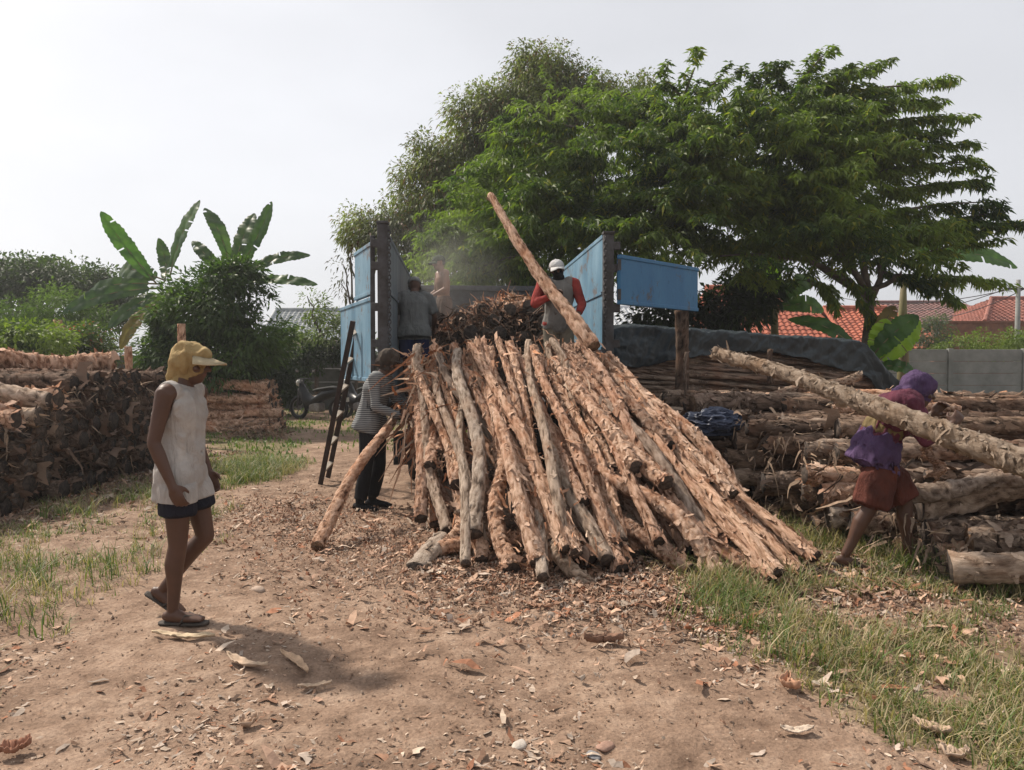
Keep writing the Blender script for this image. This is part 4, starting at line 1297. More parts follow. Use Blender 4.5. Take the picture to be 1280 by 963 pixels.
def roof_slope(pts, mat, nx=60, nrows=16, amp=.035):
    """tiled slope: eave-left, eave-right, ridge-right, ridge-left; real rows of pantiles"""
    A, B, C, D = [Vector(p) for p in pts]
    n = (B - A).cross(D - A).normalized()
    if n.z < 0: n = -n
    W = (B - A).length; nu = max(int(W / .075), 8); nv = nrows * 2
    V = []
    for j in range(nrows):
        for e in (0, 1):
            t = (j + e) / nrows
            l = A.lerp(D, t); r = B.lerp(C, t)
            off = .035 if e == 0 else 0
            for i in range(nu + 1):
                s = i / nu
                p = l.lerp(r, s)
                V.append(p + n * (off + amp * math.sin((p - A).dot((B - A).normalized()) * 2 * PI / .30)))
    F_ = []
    m = nu + 1
    for j in range(nrows * 2 - 1):
        for i in range(nu): F_.append((j * m + i, j * m + i + 1, (j + 1) * m + i + 1, (j + 1) * m + i))
    return V, F_
def house(x0, x1, Y, depth, eave, ridge, mat, lab, hipl=0.0, hipr=0.0, wall=M_PLAST):
    H = empty('house', ((x0 + x1) / 2, Y, 0), label=lab, cat='house', group='houses beyond the wall')
    w = (x1 - x0) / 2
    b = MB(); b.box((0, depth / 2, eave / 2), (2 * w - .8, depth - .8, eave)); 
    if hipl == 0 or hipr == 0:
        for sx, h_ in ((-1, hipl), (1, hipr)):
            if h_ == 0:
                xx = sx * (w - .45)
                b.add([(xx - .05, .4, eave), (xx - .05, depth - .4, eave), (xx - .05, depth / 2, ridge - .15), (xx + .05, .4, eave), (xx + .05, depth - .4, eave), (xx + .05, depth / 2, ridge - .15)],
                      [(0, 1, 2), (5, 4, 3), (0, 3, 4, 1), (1, 4, 5, 2), (2, 5, 3, 0)])
    b.build('wall', wall, H)
    r = MB()
    hl, hr = (-w + hipl, w - hipr)
    A, B, C, D = (-w, 0, eave), (w, 0, eave), (hr, depth / 2, ridge), (hl, depth / 2, ridge)
    V, F_ = roof_slope([A, B, C, D], mat); r.add(V, F_)
    V, F_ = roof_slope([(w, depth, eave), (-w, depth, eave), (hl, depth / 2, ridge), (hr, depth / 2, ridge)], mat); r.add(V, F_)
    if hipl: V, F_ = roof_slope([(-w, depth, eave), (-w, 0, eave), (hl, depth / 2 - .01, ridge), (hl, depth / 2 + .01, ridge)], mat); r.add(V, F_)
    if hipr: V, F_ = roof_slope([(w, 0, eave), (w, depth, eave), (hr, depth / 2 + .01, ridge), (hr, depth / 2 - .01, ridge)], mat); r.add(V, F_)
    ro = r.build('roof', mat, H)
    rc = MB(); rc.tube([(hl - .05, depth / 2, ridge + .03), (hr + .05, depth / 2, ridge + .03)], .13, 8)
    for sx, h_, hx in ((-1, hipl, hl), (1, hipr, hr)):
        rc.tube([(hx, depth / 2, ridge + .02), (sx * w, 0, eave + .06)], .10, 8)
    rc.build('ridge', mat, ro)
    for i in range(int(2 * w / 3.2)):
        wx = -w + 1.8 + i * 3.2
        if wx > w - 1: break
        f = MB(); f.box((wx, .37, 1.4), (1.1, .08, 1.1), bev=.01); fo = f.build('window', M_WHITE, H)
        g = MB(); g.box((wx, .32, 1.4), (.95, .03, .95)); g.build('pane', M_GLASS, fo)
    return H
def hx(px, Y): return at(px, 450, Y).x
def hz(py, Y): return at(640, py, Y).z
house(hx(868, 38), hx(1050, 38), 36.5, 8, hz(432, 36.5), hz(360, 40.5), M_TILE, 'orange red tiled house with the highest roof behind the big tree', 1.2, 1.8)
house(hx(1040, 37), hx(1160, 37), 35.0, 6, hz(436, 35.0), hz(386, 38.0), M_TILE, 'low orange red tiled house right of the highest red roof', 0, 1.6)
house(hx(1090, 44), hx(1246, 44), 42, 8, hz(406, 42.0), hz(379, 46), M_TILE2, 'brown tiled house in the middle of the right roofs', 0, 1.2, M_BRICK)
house(hx(1215, 40), hx(1330, 40), 39, 7, hz(403, 39.0), hz(374, 42.5), M_TILE3, 'rust red tiled house at the right edge of the picture', 2.5, 0, M_BRICK)
b = MB(); c0, c1 = hx(1165, 33), hx(1340, 33); b.box(((c0 + c1) / 2, 33, hz(404, 33) / 2), (c1 - c0, .3, hz(404, 33)))
b.box(((c0 + c1) / 2, 33, hz(404, 33) + .04), (c1 - c0 + .1, .42, .08))
tag(b.build('brick_wall', M_BRICK), 'rough red brown brick wall below the right roofs', 'wall')
# pale house behind the trees at left
house(hx(330, 46), hx(432, 46), 45, 7, hz(425, 45), hz(388, 48.5), simple('grey_sheet_roof', (.30, .33, .34), (.2, .22, .23), 2, .6, .1), 'pale grey roofed house peeping over the left hedge', 0, 0)
house(hx(755, 40), hx(885, 40), 40, 8, hz(408, 40), hz(385, 44), simple('white_sheet_roof', (.6, .62, .64), (.5, .52, .54), 2, .6, .1), 'white walled house glimpsed under the blue gate panel', 0, 0, M_WHITE)

# utility pole and wires
pl = empty('utility_pole', (hx(1271, 30), 30, 0), label='thin grey utility pole at the right edge with cables', cat='utility pole')
b = MB(); zt = hz(350, 30); b.tube([(0, 0, 0), (0, 0, zt)], [.12, .075], 12); b.build('mast', M_CONC, pl, True)
b = MB(); b.box((0, 0, zt - .35), (.9, .08, .08)); b.build('crossarm', M_DSTEEL, pl)
for dx, (qx, qy, qY) in ((-.35, (1090, 386, 48)), (0.0, (1050, 372, 48)), (.35, (1130, 398, 46))):
    b = MB(); q = at(qx, qy, qY) - Vector(pl.location); p0 = Vector((dx, 0, zt - .3))
    b.tube([p0.lerp(q, t) - Vector((0, 0, .5 * 4 * t * (1 - t))) for t in np.linspace(0, 1, 14)], .018, 5); b.build('cable', M_BLACK, pl)

# ================================================================== VEGETATION
def foliage(name, P, D, N, L, W, C, parent=None, mat=None, droop=.25):
    n = len(P)
    S = np.cross(D, N); S /= np.linalg.norm(S, axis=1)[:, None] + 1e-9
    mid = P + D * (L * .45)[:, None]; 
    tip = P + D * L[:, None]; tip[:, 2] -= L * droop
    v = np.stack([P, mid - S * (W / 2)[:, None], tip, mid + S * (W / 2)[:, None]], 1).reshape(-1, 3)
    Q = np.arange(4 * n).reshape(n, 4)
    return link(name, np_mesh(name, v, Q, [mat or M_LEAF], False, cols=np.repeat(C, 4, axis=0)), parent)
M_BARKT = simple('tree_bark', (.17, .14, .115), (.08, .065, .05), 6, .95, .6, 20, .03)
M_BARKG = simple('pale_bark', (.30, .28, .22), (.18, .15, .11), 5, .95, .5, 20, .03)
def unit(a): return a / (np.linalg.norm(a, axis=1)[:, None] + 1e-9)
def palette(n, r, dark, light, f, extra=None, pe=0):
    g = np.clip(f + r.normal(0, .16, n), 0, 1)[:, None]
    C = np.array(dark) * (1 - g) + np.array(light) * g
    if extra is not None:
        k = r.uniform(0, 1, n) < pe; C[k] = np.array(extra) * r.uniform(.7, 1.2, (k.sum(), 1))
    return C
def limb_tree(root, base, ends, r0, mat, seed, mid=.4):
    """trunk and limbs from the base to several crown points"""
    r = random.Random(seed)
    t = MB(); fork = Vector(base[0]).lerp(Vector(base[-1]), 1)
    t.tube([Vector(p) for p in base], [r0 * (1 - .35 * i / (len(base) - 1)) for i in range(len(base))], 12)
    t.build('trunk', mat, root, True)
    for e in ends:
        e = Vector(e); b = MB(); p = [fork - Vector((0, 0, .1))]
        for k in range(1, 7):
            q = k / 6; s = fork.lerp(e, q) + Vector((r.uniform(-.15, .15), r.uniform(-.15, .15), .35 * math.sin(q * PI) * (e - fork).length * .25)); p.append(s)
        b.tube(p, [r0 * .55 * (1 - .85 * i / 6) + .008 for i in range(7)], 7)
        b.build('limb', mat, root, True)

def spray_tree(name, lab, cat, loc, lobes, nspr, seed, dark, light, leafL=.17, fingers=(), trunk=None, ends=(), tr=.16, extra=None, pe=0, tier=.55, group=None, per=49, splen=.85):
    """tree whose twigs reach outward in flat tiers, each hung with palmate drooping leaflets"""
    root = empty(name, loc, label=lab, cat=cat, group=group)
    O = np.array(loc)
    if trunk: limb_tree(root, [Vector(p) - Vector(loc) for p in trunk], [Vector(e) - Vector(loc) for e in ends], tr, M_BARKT, seed)
    r = np.random.default_rng(seed)
    vol = np.array([l[1][0] * l[1][1] * l[1][2] for l in lobes]) ** .66; vol /= vol.sum()
    S, Dr, LN = [], [], []
    for (c, rad), w in zip(lobes, vol):
        m = int(nspr * w)
        d = unit(r.normal(0, 1, (m, 3))); d[:, 2] = np.abs(d[:, 2]) * np.where(r.uniform(0, 1, m) < .72, 1, -1)
        q = r.uniform(.25, 1, m) ** .45
        p = d * q[:, None] * np.array(rad)
        p[:, 2] = np.round((p[:, 2] + r.uniform(-.1, .1)) / tier) * tier + r.normal(0, .12, m)
        nn = fbm((p + np.array(c)) * .8, 3, seed + 3)
        k = nn > -.06
        p, d = p[k], d[k]
        S.append(p + np.array(c)); o = d.copy(); o[:, 2] = o[:, 2] * .12 + .08; o = unit(o + r.normal(0, .28, o.shape) * np.array([1, 1, .12]))
        Dr.append(o); LN.append(np.full(len(p), splen) * r.uniform(.6, 1.25, len(p)))
    for (a, b_) in fingers:
        a, b_ = np.array(a), np.array(b_); Ln = np.linalg.norm(b_ - a)
        k = max(int(Ln / .28), 3); t = np.linspace(0, .93, k)
        for rep in range(3):
            S.append(a[None] + (b_ - a)[None] * t[:, None] + r.normal(0, .09, (k, 3)) * np.array([1, 1.6, .45]) + np.array([0, 0, 1.])[None] * (.10 * np.sin(t * PI) * Ln * .3)[:, None])
            dd = unit(np.tile(b_ - a, (k, 1)) / Ln + r.normal(0, .30, (k, 3)) * np.array([1, 1, .3])); Dr.append(dd); LN.append(np.full(k, .42) * r.uniform(.7, 1.2, k))
        bb = MB(); bb.tube([Vector(a - O).lerp(Vector(b_ - O), q) + Vector((0, 0, .10 * math.sin(q * PI) * Ln * .3)) for q in np.linspace(0, .95, 8)], [.035 * (1 - .8 * q) + .004 for q in np.linspace(0, 1, 8)], 5)
        bb.build('branch', M_BARKT, root, True)
    S = np.concatenate(S); Dr = np.concatenate(Dr); LN = np.concatenate(LN); ns = len(S)
    # nodes on each spray, leaflets on each node
    nod = 7; lf = per // nod
    t = (np.arange(nod) + .6) / nod
    Pn = S[:, None, :] + Dr[:, None, :] * (LN[:, None] * t[None])[..., None]
    Pn[..., 2] -= (t ** 2)[None] * LN[:, None] * .28
    P = np.repeat(Pn.reshape(-1, 3), lf, axis=0); n = len(P)
    out = np.repeat(np.repeat(Dr, nod, axis=0), lf, axis=0)
    a = r.uniform(0, 2 * PI, n)
    side = np.stack([np.cos(a), np.sin(a), np.zeros(n)], 1)
    D = unit(out * .55 + side * .8 + np.array([0, 0, -1.]) * r.uniform(.05, .95, n)[:, None])
    N = unit(np.array([0, 0, 1.0]) + r.normal(0, .45, (n, 3)))
    P = P + r.normal(0, .03, (n, 3))
    L = leafL * r.uniform(.6, 1.25, n); W = L * r.uniform(.24, .36, n)
    f = .42 + .9 * fbm(P * .6, 2, seed + 8)
    C = palette(n, r, dark, light, f, extra, pe)
    foliage('crown', P - O, D, N, L, W, C, root)
    return root
def puff_tree(name, lab, cat, loc, lobes, nclump, seed, dark, light, leafL=.12, asp=.4, trunk=None, ends=(), tr=.12, per=26, cr=.28, extra=None, pe=0, group=None, droop=.2, mb=None, thin=-.25):
    root = empty(name, loc, label=lab, cat=cat, group=group)
    O = np.array(loc)
    if trunk: limb_tree(root, [Vector(p) - Vector(loc) for p in trunk], [Vector(e) - Vector(loc) for e in ends], tr, mb or M_BARKT, seed)
    r = np.random.default_rng(seed)
    vol = np.array([l[1][0] * l[1][1] * l[1][2] for l in lobes]) ** .66; vol /= vol.sum()
    Cc, Co = [], []
    for (c, rad), w in zip(lobes, vol):
        m = int(nclump * w); d = unit(r.normal(0, 1, (m, 3))); q = r.uniform(.2, 1, m) ** .4
        p = d * q[:, None] * np.array(rad); k = fbm((p + np.array(c)) * 1.1, 3, seed + 2) > thin
        Cc.append(p[k] + np.array(c)); Co.append(d[k])
    Cc = np.concatenate(Cc); Co = np.concatenate(Co); m = len(Cc)
    n = m * per
    o = unit(r.normal(0, 1, (n, 3))); P = np.repeat(Cc, per, axis=0) + o * (cr * r.uniform(.2, 1, n) ** .5 * np.repeat(r.uniform(.6, 1.3, m), per))[:, None] * np.array([1, 1, .7])
    P[:, 2] = np.maximum(P[:, 2], .03)
    D = unit(o * .8 + np.repeat(Co, per, axis=0) * .5 + r.normal(0, .35, (n, 3)) + np.array([0, 0, -.25]))
    N = unit(np.array([0, 0, 1.]) + np.repeat(Co, per, axis=0) * .5 + r.normal(0, .5, (n, 3)))
    L = leafL * r.uniform(.6, 1.3, n); W = L * asp * r.uniform(.8, 1.25, n)
    f = .42 + .9 * fbm(P * 1.1, 2, seed + 8)
    foliage('crown', P - O, D, N, L, W, palette(n, r, dark, light, f, extra, pe), root, droop=droop)
    return root
def lob(px, py, Y, rx, ry, rz):
    return (tuple(at(px, py, Y)), (rx, ry, rz))

# the great tree at right with spreading tiers
YT = 17.0
tl = [lob(920, 215, YT, 2.3, 2.4, 1.45), lob(1045, 235, YT, 1.5, 2.0, 1.45), lob(800, 235, YT - .5, 1.7, 2.0, 1.25), lob(1105, 290, YT - .6, .95, 1.6, .85),
      lob(860, 295, YT - .8, 2.2, 1.8, .8), lob(700, 290, YT - .6, 1.2, 1.6, .8), lob(985, 298, YT - .5, 1.7, 1.7, .6), lob(1000, 150, YT, 1.0, 1.2, .55), lob(1075, 180, YT, .6, 1.0, .6)]
def fg(p, q, Y=YT): return (tuple(at(p[0], p[1], Y)), tuple(at(q[0], q[1], Y - .5)))
fing = [fg((1040, 120), (1170, 106)), fg((1060, 135), (1172, 126)), fg((1070, 160), (1192, 145)), fg((1080, 185), (1172, 164)), fg((1090, 200), (1200, 178)),
        fg((1100, 215), (1216, 203)), fg((1110, 240), (1230, 228)), fg((1120, 265), (1236, 253)), fg((1130, 290), (1250, 266)), fg((1130, 300), (1278, 277)),
        fg((1120, 330), (1225, 300)), fg((1120, 345), (1245, 352)), fg((1100, 340), (1190, 372)), fg((1000, 120), (1095, 82)), fg((980, 130), (1032, 66)),
        fg((870, 130), (905, 92)), fg((860, 130), (828, 98)), fg((850, 135), (870, 82)), fg((985, 110), (972, 88)), fg((940, 130), (950, 98)),
        fg((700, 190), (640, 175)), fg((720, 160), (660, 150)), fg((650, 320), (590, 340)), fg((900, 170), (800, 130)), fg((1050, 340), (1100, 400)), fg((1010, 350), (1040, 375)), fg((820, 160), (745, 138))]
spray_tree('spreading_tree', 'huge broad green tree with drooping tiered branches reaching to the right', 'tree', (hx(1070, YT), YT, 0), tl, 3000, 101,
           (.032, .066, .014), (.20, .265, .05), .17, fing, [at(1078, 600, YT) * 1 if False else (hx(1073, YT), YT, 0), (hx(1080, YT), YT, 1.5), (hx(1088, YT), YT, 3.0)],
           [at(930, 230, YT), at(1060, 200, YT), at(800, 260, YT), at(1150, 270, YT), at(980, 150, YT), at(1130, 340, YT - 1), at(900, 320, YT - 1)], .13, (.26, .26, .03), .06)
# second lower tree left of it
tl2 = [lob(700, 215, 18.5, 1.7, 1.7, 1.5), lob(640, 290, 18, 1.6, 1.6, 1.3), lob(755, 180, 18.5, 1.6, 1.6, 1.0), lob(590, 330, 18, 1.1, 1.2, .8), lob(740, 330, 17.5, 2.2, 1.6, .9)]
spray_tree('spreading_tree', 'mid green feathery tree directly behind the truck bed', 'tree', (hx(700, 18.3), 18.3, 0), tl2, 1500, 102,
           (.05, .095, .02), (.23, .30, .06), .155, [fg((690, 165), (640, 150), 18.5), fg((780, 150), (815, 112), 18.5), fg((770, 150), (745, 120), 18.5), fg((600, 300), (545, 300), 18)],
           [(hx(700, 18.3), 18.3, 0), (hx(705, 18.3), 18.3, 1.6), (hx(700, 18.3), 18.3, 3.0)], [at(640, 290, 18), at(755, 180, 18.5), at(700, 210, 18.5)], .16)
# tall brownish tree behind, at left
YB = 22.5
tl3 = [lob(610, 150, YB, 1.3, 1.2, 1.0), lob(540, 235, YB, 1.3, 1.2, .9), lob(720, 115, YB, 1.0, 1.0, .8), lob(665, 125, YB, 1.3, 1.3, .95), lob(640, 160, YB, 1.7, 1.6, 1.2), lob(700, 150, YB, 1.9, 1.6, 1.2), lob(585, 215, YB, 1.5, 1.4, 1.2), lob(545, 195, YB, .7, .8, .7), lob(560, 275, YB, 1.9, 1.5, 1.2),
       lob(500, 300, YB, 1.5, 1.2, .9), lob(660, 240, YB, 2.4, 1.8, 1.6), lob(600, 340, YB, 2.5, 1.5, 1.1), lob(662, 78, YB, .6, .6, .6), lob(690, 90, YB, .8, .7, .7), lob(455, 285, YB, .8, .7, .55), lob(795, 115, YB, .9, .8, .45)]
puff_tree('tall_tree', 'tallest brownish green tree with ragged pointed top behind the truck', 'tree', (hx(640, YB), YB, 0), tl3, 3600, 103,
          (.065, .082, .030), (.24, .27, .085), .17, .28, [(hx(640, YB), YB, 0), (hx(642, YB), YB, 2.5), (hx(640, YB), YB, 4.5)],
          [at(665, 70, YB), at(700, 140, YB), at(580, 215, YB), at(500, 290, YB), at(455, 290, YB), at(795, 115, YB)], .22, 24, .36, (.16, .10, .05), .12, droop=.5, thin=-.32)
# small tree left of the truck, sparse
puff_tree('small_tree', 'sparse small leafed tree left of the truck gates', 'tree', (hx(395, 24.0), 24.0, 0),
          [lob(390, 385, 24, .55, .5, .55), lob(408, 415, 24, .95, .8, .6), lob(375, 430, 24, .8, .7, .5), lob(430, 400, 24, .5, .5, .3)], 170, 104,
          (.05, .075, .025), (.17, .22, .07), .13, .4, [(hx(395, 24), 24, 0), (hx(396, 24), 24, 1.5), (hx(395, 24), 24, 2.2)], [at(388, 370, 24), at(425, 405, 24), at(375, 425, 24)], .07, 18, .26)
# branch tip hanging at the left of the tall tree
puff_tree('small_tree', 'thin bare twigged tree showing just left of the upper gate', 'tree', (hx(445, 23.0), 23.0, 0),
          [lob(440, 350, 23, .6, .5, .8), lob(425, 325, 23, .4, .4, .4), lob(450, 300, 23, .7, .5, .5)], 40, 105,
          (.05, .05, .03), (.13, .12, .06), .14, .3, [(hx(445, 23), 23, 0), (hx(445, 23), 23, 2.0), (hx(444, 23), 23, 3.0)], [at(440, 300, 23), at(422, 330, 23), at(420, 355, 23), at(430, 290, 23)], .05, 9, .3, droop=.6)
# dense dark bush at left
YM = 17.5
puff_tree('mango_tree', 'dense dark round tree in front of the left banana plants', 'tree', (hx(275, YM), YM, 0),
          [lob(280, 385, YM, 1.15, 1.1, 1.05), lob(235, 400, YM, .9, .9, .85), lob(320, 415, YM, .75, .8, .7), lob(270, 450, YM, 1.35, 1.0, .6), lob(295, 345, YM, .55, .5, .45), lob(215, 440, YM, .8, .7, .7)], 900, 106,
          (.022, .050, .016), (.095, .155, .04), .16, .34, [(hx(275, YM), YM, 0), (hx(277, YM), YM, .6), (hx(275, YM), YM, 1.0)], [at(280, 380, YM), at(240, 400, YM), at(320, 410, YM)], .12, 30, .25, (.10, .14, .05), .08)
puff_tree('creeper_hedge', 'dark leafy hedge over the wall beside the motorbikes', 'hedge', (hx(345, 22), 22, 0),
          [lob(330, 455, 22, .9, .6, .8), lob(350, 485, 22, .8, .5, .6), lob(310, 480, 22, .9, .5, .7), lob(375, 450, 23.5, 1.0, .5, .45), lob(410, 440, 24, .8, .5, .35)], 520, 107, (.012, .028, .010), (.05, .08, .022), .11, .5, per=26, cr=.25)
# far left
puff_tree('flat_topped_tree', 'wide flat topped dark tree at the far left skyline', 'tree', (hx(50, 32), 32, 0),
          [lob(20, 345, 32, 2.4, 2.2, .8), lob(80, 350, 32, 2.4, 2.2, .8), lob(125, 362, 32, 1.4, 1.4, .6), lob(-40, 350, 32, 2, 2, .9), lob(50, 385, 32, 3.5, 2, 1.0), lob(150, 385, 32, 1.5, 1.3, .7)], 1300, 108,
          (.025, .045, .015), (.08, .12, .035), .20, .45, [(hx(50, 32), 32, 0), (hx(52, 32), 32, 1.5), (hx(50, 32), 32, 2.5)], [at(10, 350, 32), at(90, 350, 32)], .2, 24, .42)
puff_tree('feathery_shrub', 'light green feathery shrub behind the left stack', 'shrub', (hx(60, 24), 24, 0),
          [lob(60, 385, 24, 1.2, 1.0, .8), lob(110, 400, 24, 1.0, .9, .7), lob(20, 400, 24, 1.1, 1, .8), lob(-30, 410, 24, 1.2, 1, .9), lob(60, 430, 24, 2.2, 1.0, .8)], 620, 109, (.035, .065, .015), (.13, .20, .05), .15, .25, per=28, cr=.32)
puff_tree('leafy_bush', 'bright yellow green bush over the left end of the stack', 'shrub', (hx(35, 17), 17, 0),
          [lob(35, 430, 17, 1.0, .8, .55), lob(-20, 425, 17, .9, .8, .6), lob(10, 450, 17, 1.1, .8, .5)], 360, 110, (.05, .09, .015), (.21, .27, .055), .13, .4, per=26, cr=.25)
puff_tree('leafy_bush', 'green bush with reddish young leaves right of the yellow green one', 'shrub', (hx(95, 18.5), 18.5, 0),
          [lob(95, 428, 18.5, .75, .7, .5), lob(75, 450, 18.5, 1.0, .7, .5), lob(125, 445, 18.5, .5, .5, .4)], 260, 111, (.035, .065, .015), (.14, .19, .05), .13, .4, per=26, cr=.25, extra=(.30, .10, .06), pe=.07)
# behind everything in the middle and right: gap fillers that are plants of their own
puff_tree('dark_bush', 'dark bush of large leaves behind the tarpaulin stack', 'shrub', (hx(925, 19), 19, 0),
          [lob(925, 385, 19, .9, .8, .9), lob(880, 395, 19, .8, .7, .6), lob(950, 360, 19, .7, .6, .6), lob(820, 395, 19, .8, .7, .5)], 320, 112, (.010, .022, .008), (.05, .085, .022), .20, .4,
          [(hx(925, 19), 19, 0), (hx(926, 19), 19, 1.4), (hx(925, 19), 19, 2.2)], [at(880, 380, 19), at(950, 355, 19)], .07, per=20, cr=.28)
puff_tree('grey_bush', 'small grey green bush beyond the right wall', 'shrub', (hx(1165, 28), 28, 0), [lob(1165, 418, 28, .75, .6, .7)], 110, 113, (.07, .09, .065), (.17, .20, .15), .12, .3, per=24, cr=.25)
puff_tree('leafy_bush', 'light yellow green undergrowth beyond the right wall', 'shrub', (hx(1240, 26.5), 26.5, 0), [lob(1240, 430, 26.5, 1.6, .6, .5), lob(1285, 425, 26.5, 1, .6, .55), lob(1200, 436, 26.5, 1, .6, .3)], 300, 114, (.07, .11, .02), (.24, .30, .07), .12, .35, per=24, cr=.22)
puff_tree('leafy_bush', 'bright green weeds at the foot of the right wall', 'shrub', (hx(1240, 23.6), 23.6, 0), [lob(1262, 512, 23.6, 1.0, .4, .4), lob(1200, 518, 23.6, 1.8, .4, .2), lob(1145, 510, 23.6, .8, .4, .3)], 240, 115, (.06, .10, .02), (.22, .30, .07), .12, .35, per=24, cr=.2)
puff_tree('far_trees', 'distant low tree line behind the yard wall', 'trees', (0, 60, 0), [((x, 60 + random.uniform(-3, 3), 1.2), (3.2, 2, random.uniform(1.2, 2.6))) for x in np.arange(-52, 60, 3.4)], 1500, 116,
          (.03, .05, .02), (.10, .14, .05), .4, .5, per=16, cr=.9)['kind'] = 'stuff'

# ---- banana plants
def banana_leaf_mat(name, a, b_):
    m, nt, p = new_mat(name)
    f = noise_tex(nt, 3, 3, .6)
    c = ramp(nt, f, [(.35, a), (.65, b_)])
    nt.links.new(c, p.inputs['Base Color']); p.inputs['Roughness'].default_value = .42; p.inputs['Specular IOR Level'].default_value = .4
    t = nt.nodes.new('ShaderNodeBsdfTranslucent'); nt.links.new(mixc(nt, 1.0, c, (1.2, 1.5, .5), 'MULTIPLY'), t.inputs['Color'])
    mx = nt.nodes.new('ShaderNodeMixShader'); mx.inputs[0].default_value = .5
    nt.links.new(p.outputs[0], mx.inputs[1]); nt.links.new(t.outputs[0], mx.inputs[2]); nt.links.new(mx.outputs[0], nt.nodes['Material Output'].inputs['Surface'])
    return m
M_BAN = banana_leaf_mat('banana_leaf', (.032, .078, .022), (.08, .155, .038))
M_BANL = banana_leaf_mat('backlit_banana_leaf', (.20, .36, .03), (.32, .48, .05))  # sunlight through the leaf is put into this brighter green
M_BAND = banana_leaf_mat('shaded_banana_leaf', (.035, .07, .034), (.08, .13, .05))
M_DRY = banana_leaf_mat('dry_leaf', (.16, .11, .05), (.26, .19, .09))
M_STEM = simple('banana_stem', (.20, .19, .08), (.12, .09, .05), 4, .7, .3, 16, .02, stretch=(1, 1, .2))
def banana_leaf(root, a, b_, w, mat, seed, arch=.18, vfold=.35, tear=.5, face=None):
    """blade from a to b (world); face = direction the upper side looks"""
    r = np.random.default_rng(seed)
    a, b_ = Vector(a), Vector(b_); d = b_ - a; Ln = d.length
    up = Vector((0, 0, 1)); side = d.normalized().cross(up)
    if side.length < .1: side = Vector((1, 0, 0))
    side.normalize()
    if face is not None:
        side = d.normalized().cross(Vector(face)).normalized()
    nrm = side.cross(d.normalized()).normalized()
    NU, NV = 60, 8
    V, F_ = [], []
    for i in range(NU + 1):
        t = i / NU
        c = a.lerp(b_, t) + nrm * (arch * Ln * math.sin(t * PI) * (1 if nrm.z >= 0 or face is not None else -1))
        c.z -= arch * Ln * .5 * max(0, t - .6) ** 1.5 * 2
        tb = max(0.0, (t - .10) / .90)
        prof = 1.25 * (tb ** .35) * (1 - tb ** 3.6) ** .75 if tb > 0 else 0
        for j in range(-NV, NV + 1):
            q = j / NV
            ww = w * .5 * prof * (1 + .06 * math.sin(i * 1.7 + seed)) + .012
            jag = 1.0
            if abs(q) > .6: jag = 1 - tear * .30 * max(0, math.sin(i * .55 + seed + 2.3 * (q > 0)) + .3 * math.sin(i * 1.9 + seed)) * (abs(q) - .6)
            z = vfold * abs(q) ** 1.2 * ww + .015 * math.sin(i * .5 + q * 2 + seed) * prof - .5 * q * q * ww * .6 + .004 * math.sin(i * 1.6) * abs(q)
            V.append(c + side * (q * ww * jag) + nrm * z)
    m = 2 * NV + 1
    rr = random.Random(seed)
    slits = {(rr.randrange(8, NU - 2), rr.choice((-1, 1))) for _ in range(int(tear * 5))}
    for i in range(NU):
        for j in range(2 * NV):
            sd_ = -1 if j < NV else 1
            dist_ = abs(j + .5 - NV)
            if (i, sd_) in slits and dist_ > 2: continue
            F_.append((i * m + j, i * m + j + 1, (i + 1) * m + j + 1, (i + 1) * m + j))
    O = Vector(root.location)
    me = np_mesh('leaf', np.array([(v - O)[:] for v in V]), F_, [mat], True)
    lf = link('leaf', me, root)
    rb = MB(); rb.tube([a.lerp(b_, t) - O + nrm * (arch * Ln * math.sin(t * PI)) - nrm * .012 - Vector((0, 0, arch * Ln * .5 * max(0, t - .6) ** 1.5 * 2)) for t in np.linspace(0, .93, 16)], [.022 * (1 - .8 * t) for t in np.linspace(0, 1, 16)], 6)
    rb.build('midrib', M_STEM, lf, True)
def banana(px, Y, ztop, r0, lab, leaves, seed):
    root = empty('banana_plant', (hx(px, Y), Y, 0), label=lab, cat='banana plant')
    st = MB(); st.tube([(0, 0, 0), (.03, 0, ztop * .4), (0, .02, ztop * .75), (0, 0, ztop)], [r0, r0 * .85, r0 * .65, r0 * .4], 14); st.build('stem', M_STEM, root, True)
    for k, (p, q, dY, w, mt, arch, face) in enumerate(leaves):
        banana_leaf(root, at(p[0], p[1], Y), at(q[0], q[1], Y + dY), w * 1.12, mt, seed * 10 + k, arch, face=face)
YA = 18.8
BW_ = 1.35
cf = (-.3, -1, .35)   # face towards the camera
banana(197, YA, hz(370, YA), .16, 'left banana plant with broad leaves spreading over the dark tree', [
    ((196, 355), (126, 266), -.3, .42, M_BAN, -.05, (.6, -.8, .2)), ((200, 360), (78, 388), -.6, .42, M_BAND, .10, cf), ((200, 355), (105, 372), .6, .36, M_BAND, .15, cf),
    ((205, 365), (135, 408), -.5, .40, M_BAND, .08, cf), ((212, 345), (250, 249), .2, .50, M_BAN, .05, (-.6, -.8, .1)), ((205, 350), (150, 335), .9, .5, M_BAND, .12, cf),
    ((200, 370), (230, 420), -.6, .45, M_BAND, .1, cf), ((205, 352), (198, 300), .6, .34, M_BAND, -.12, cf), ((200, 375), (150, 435), -.4, .4, M_DRY, .1, cf)], 21)
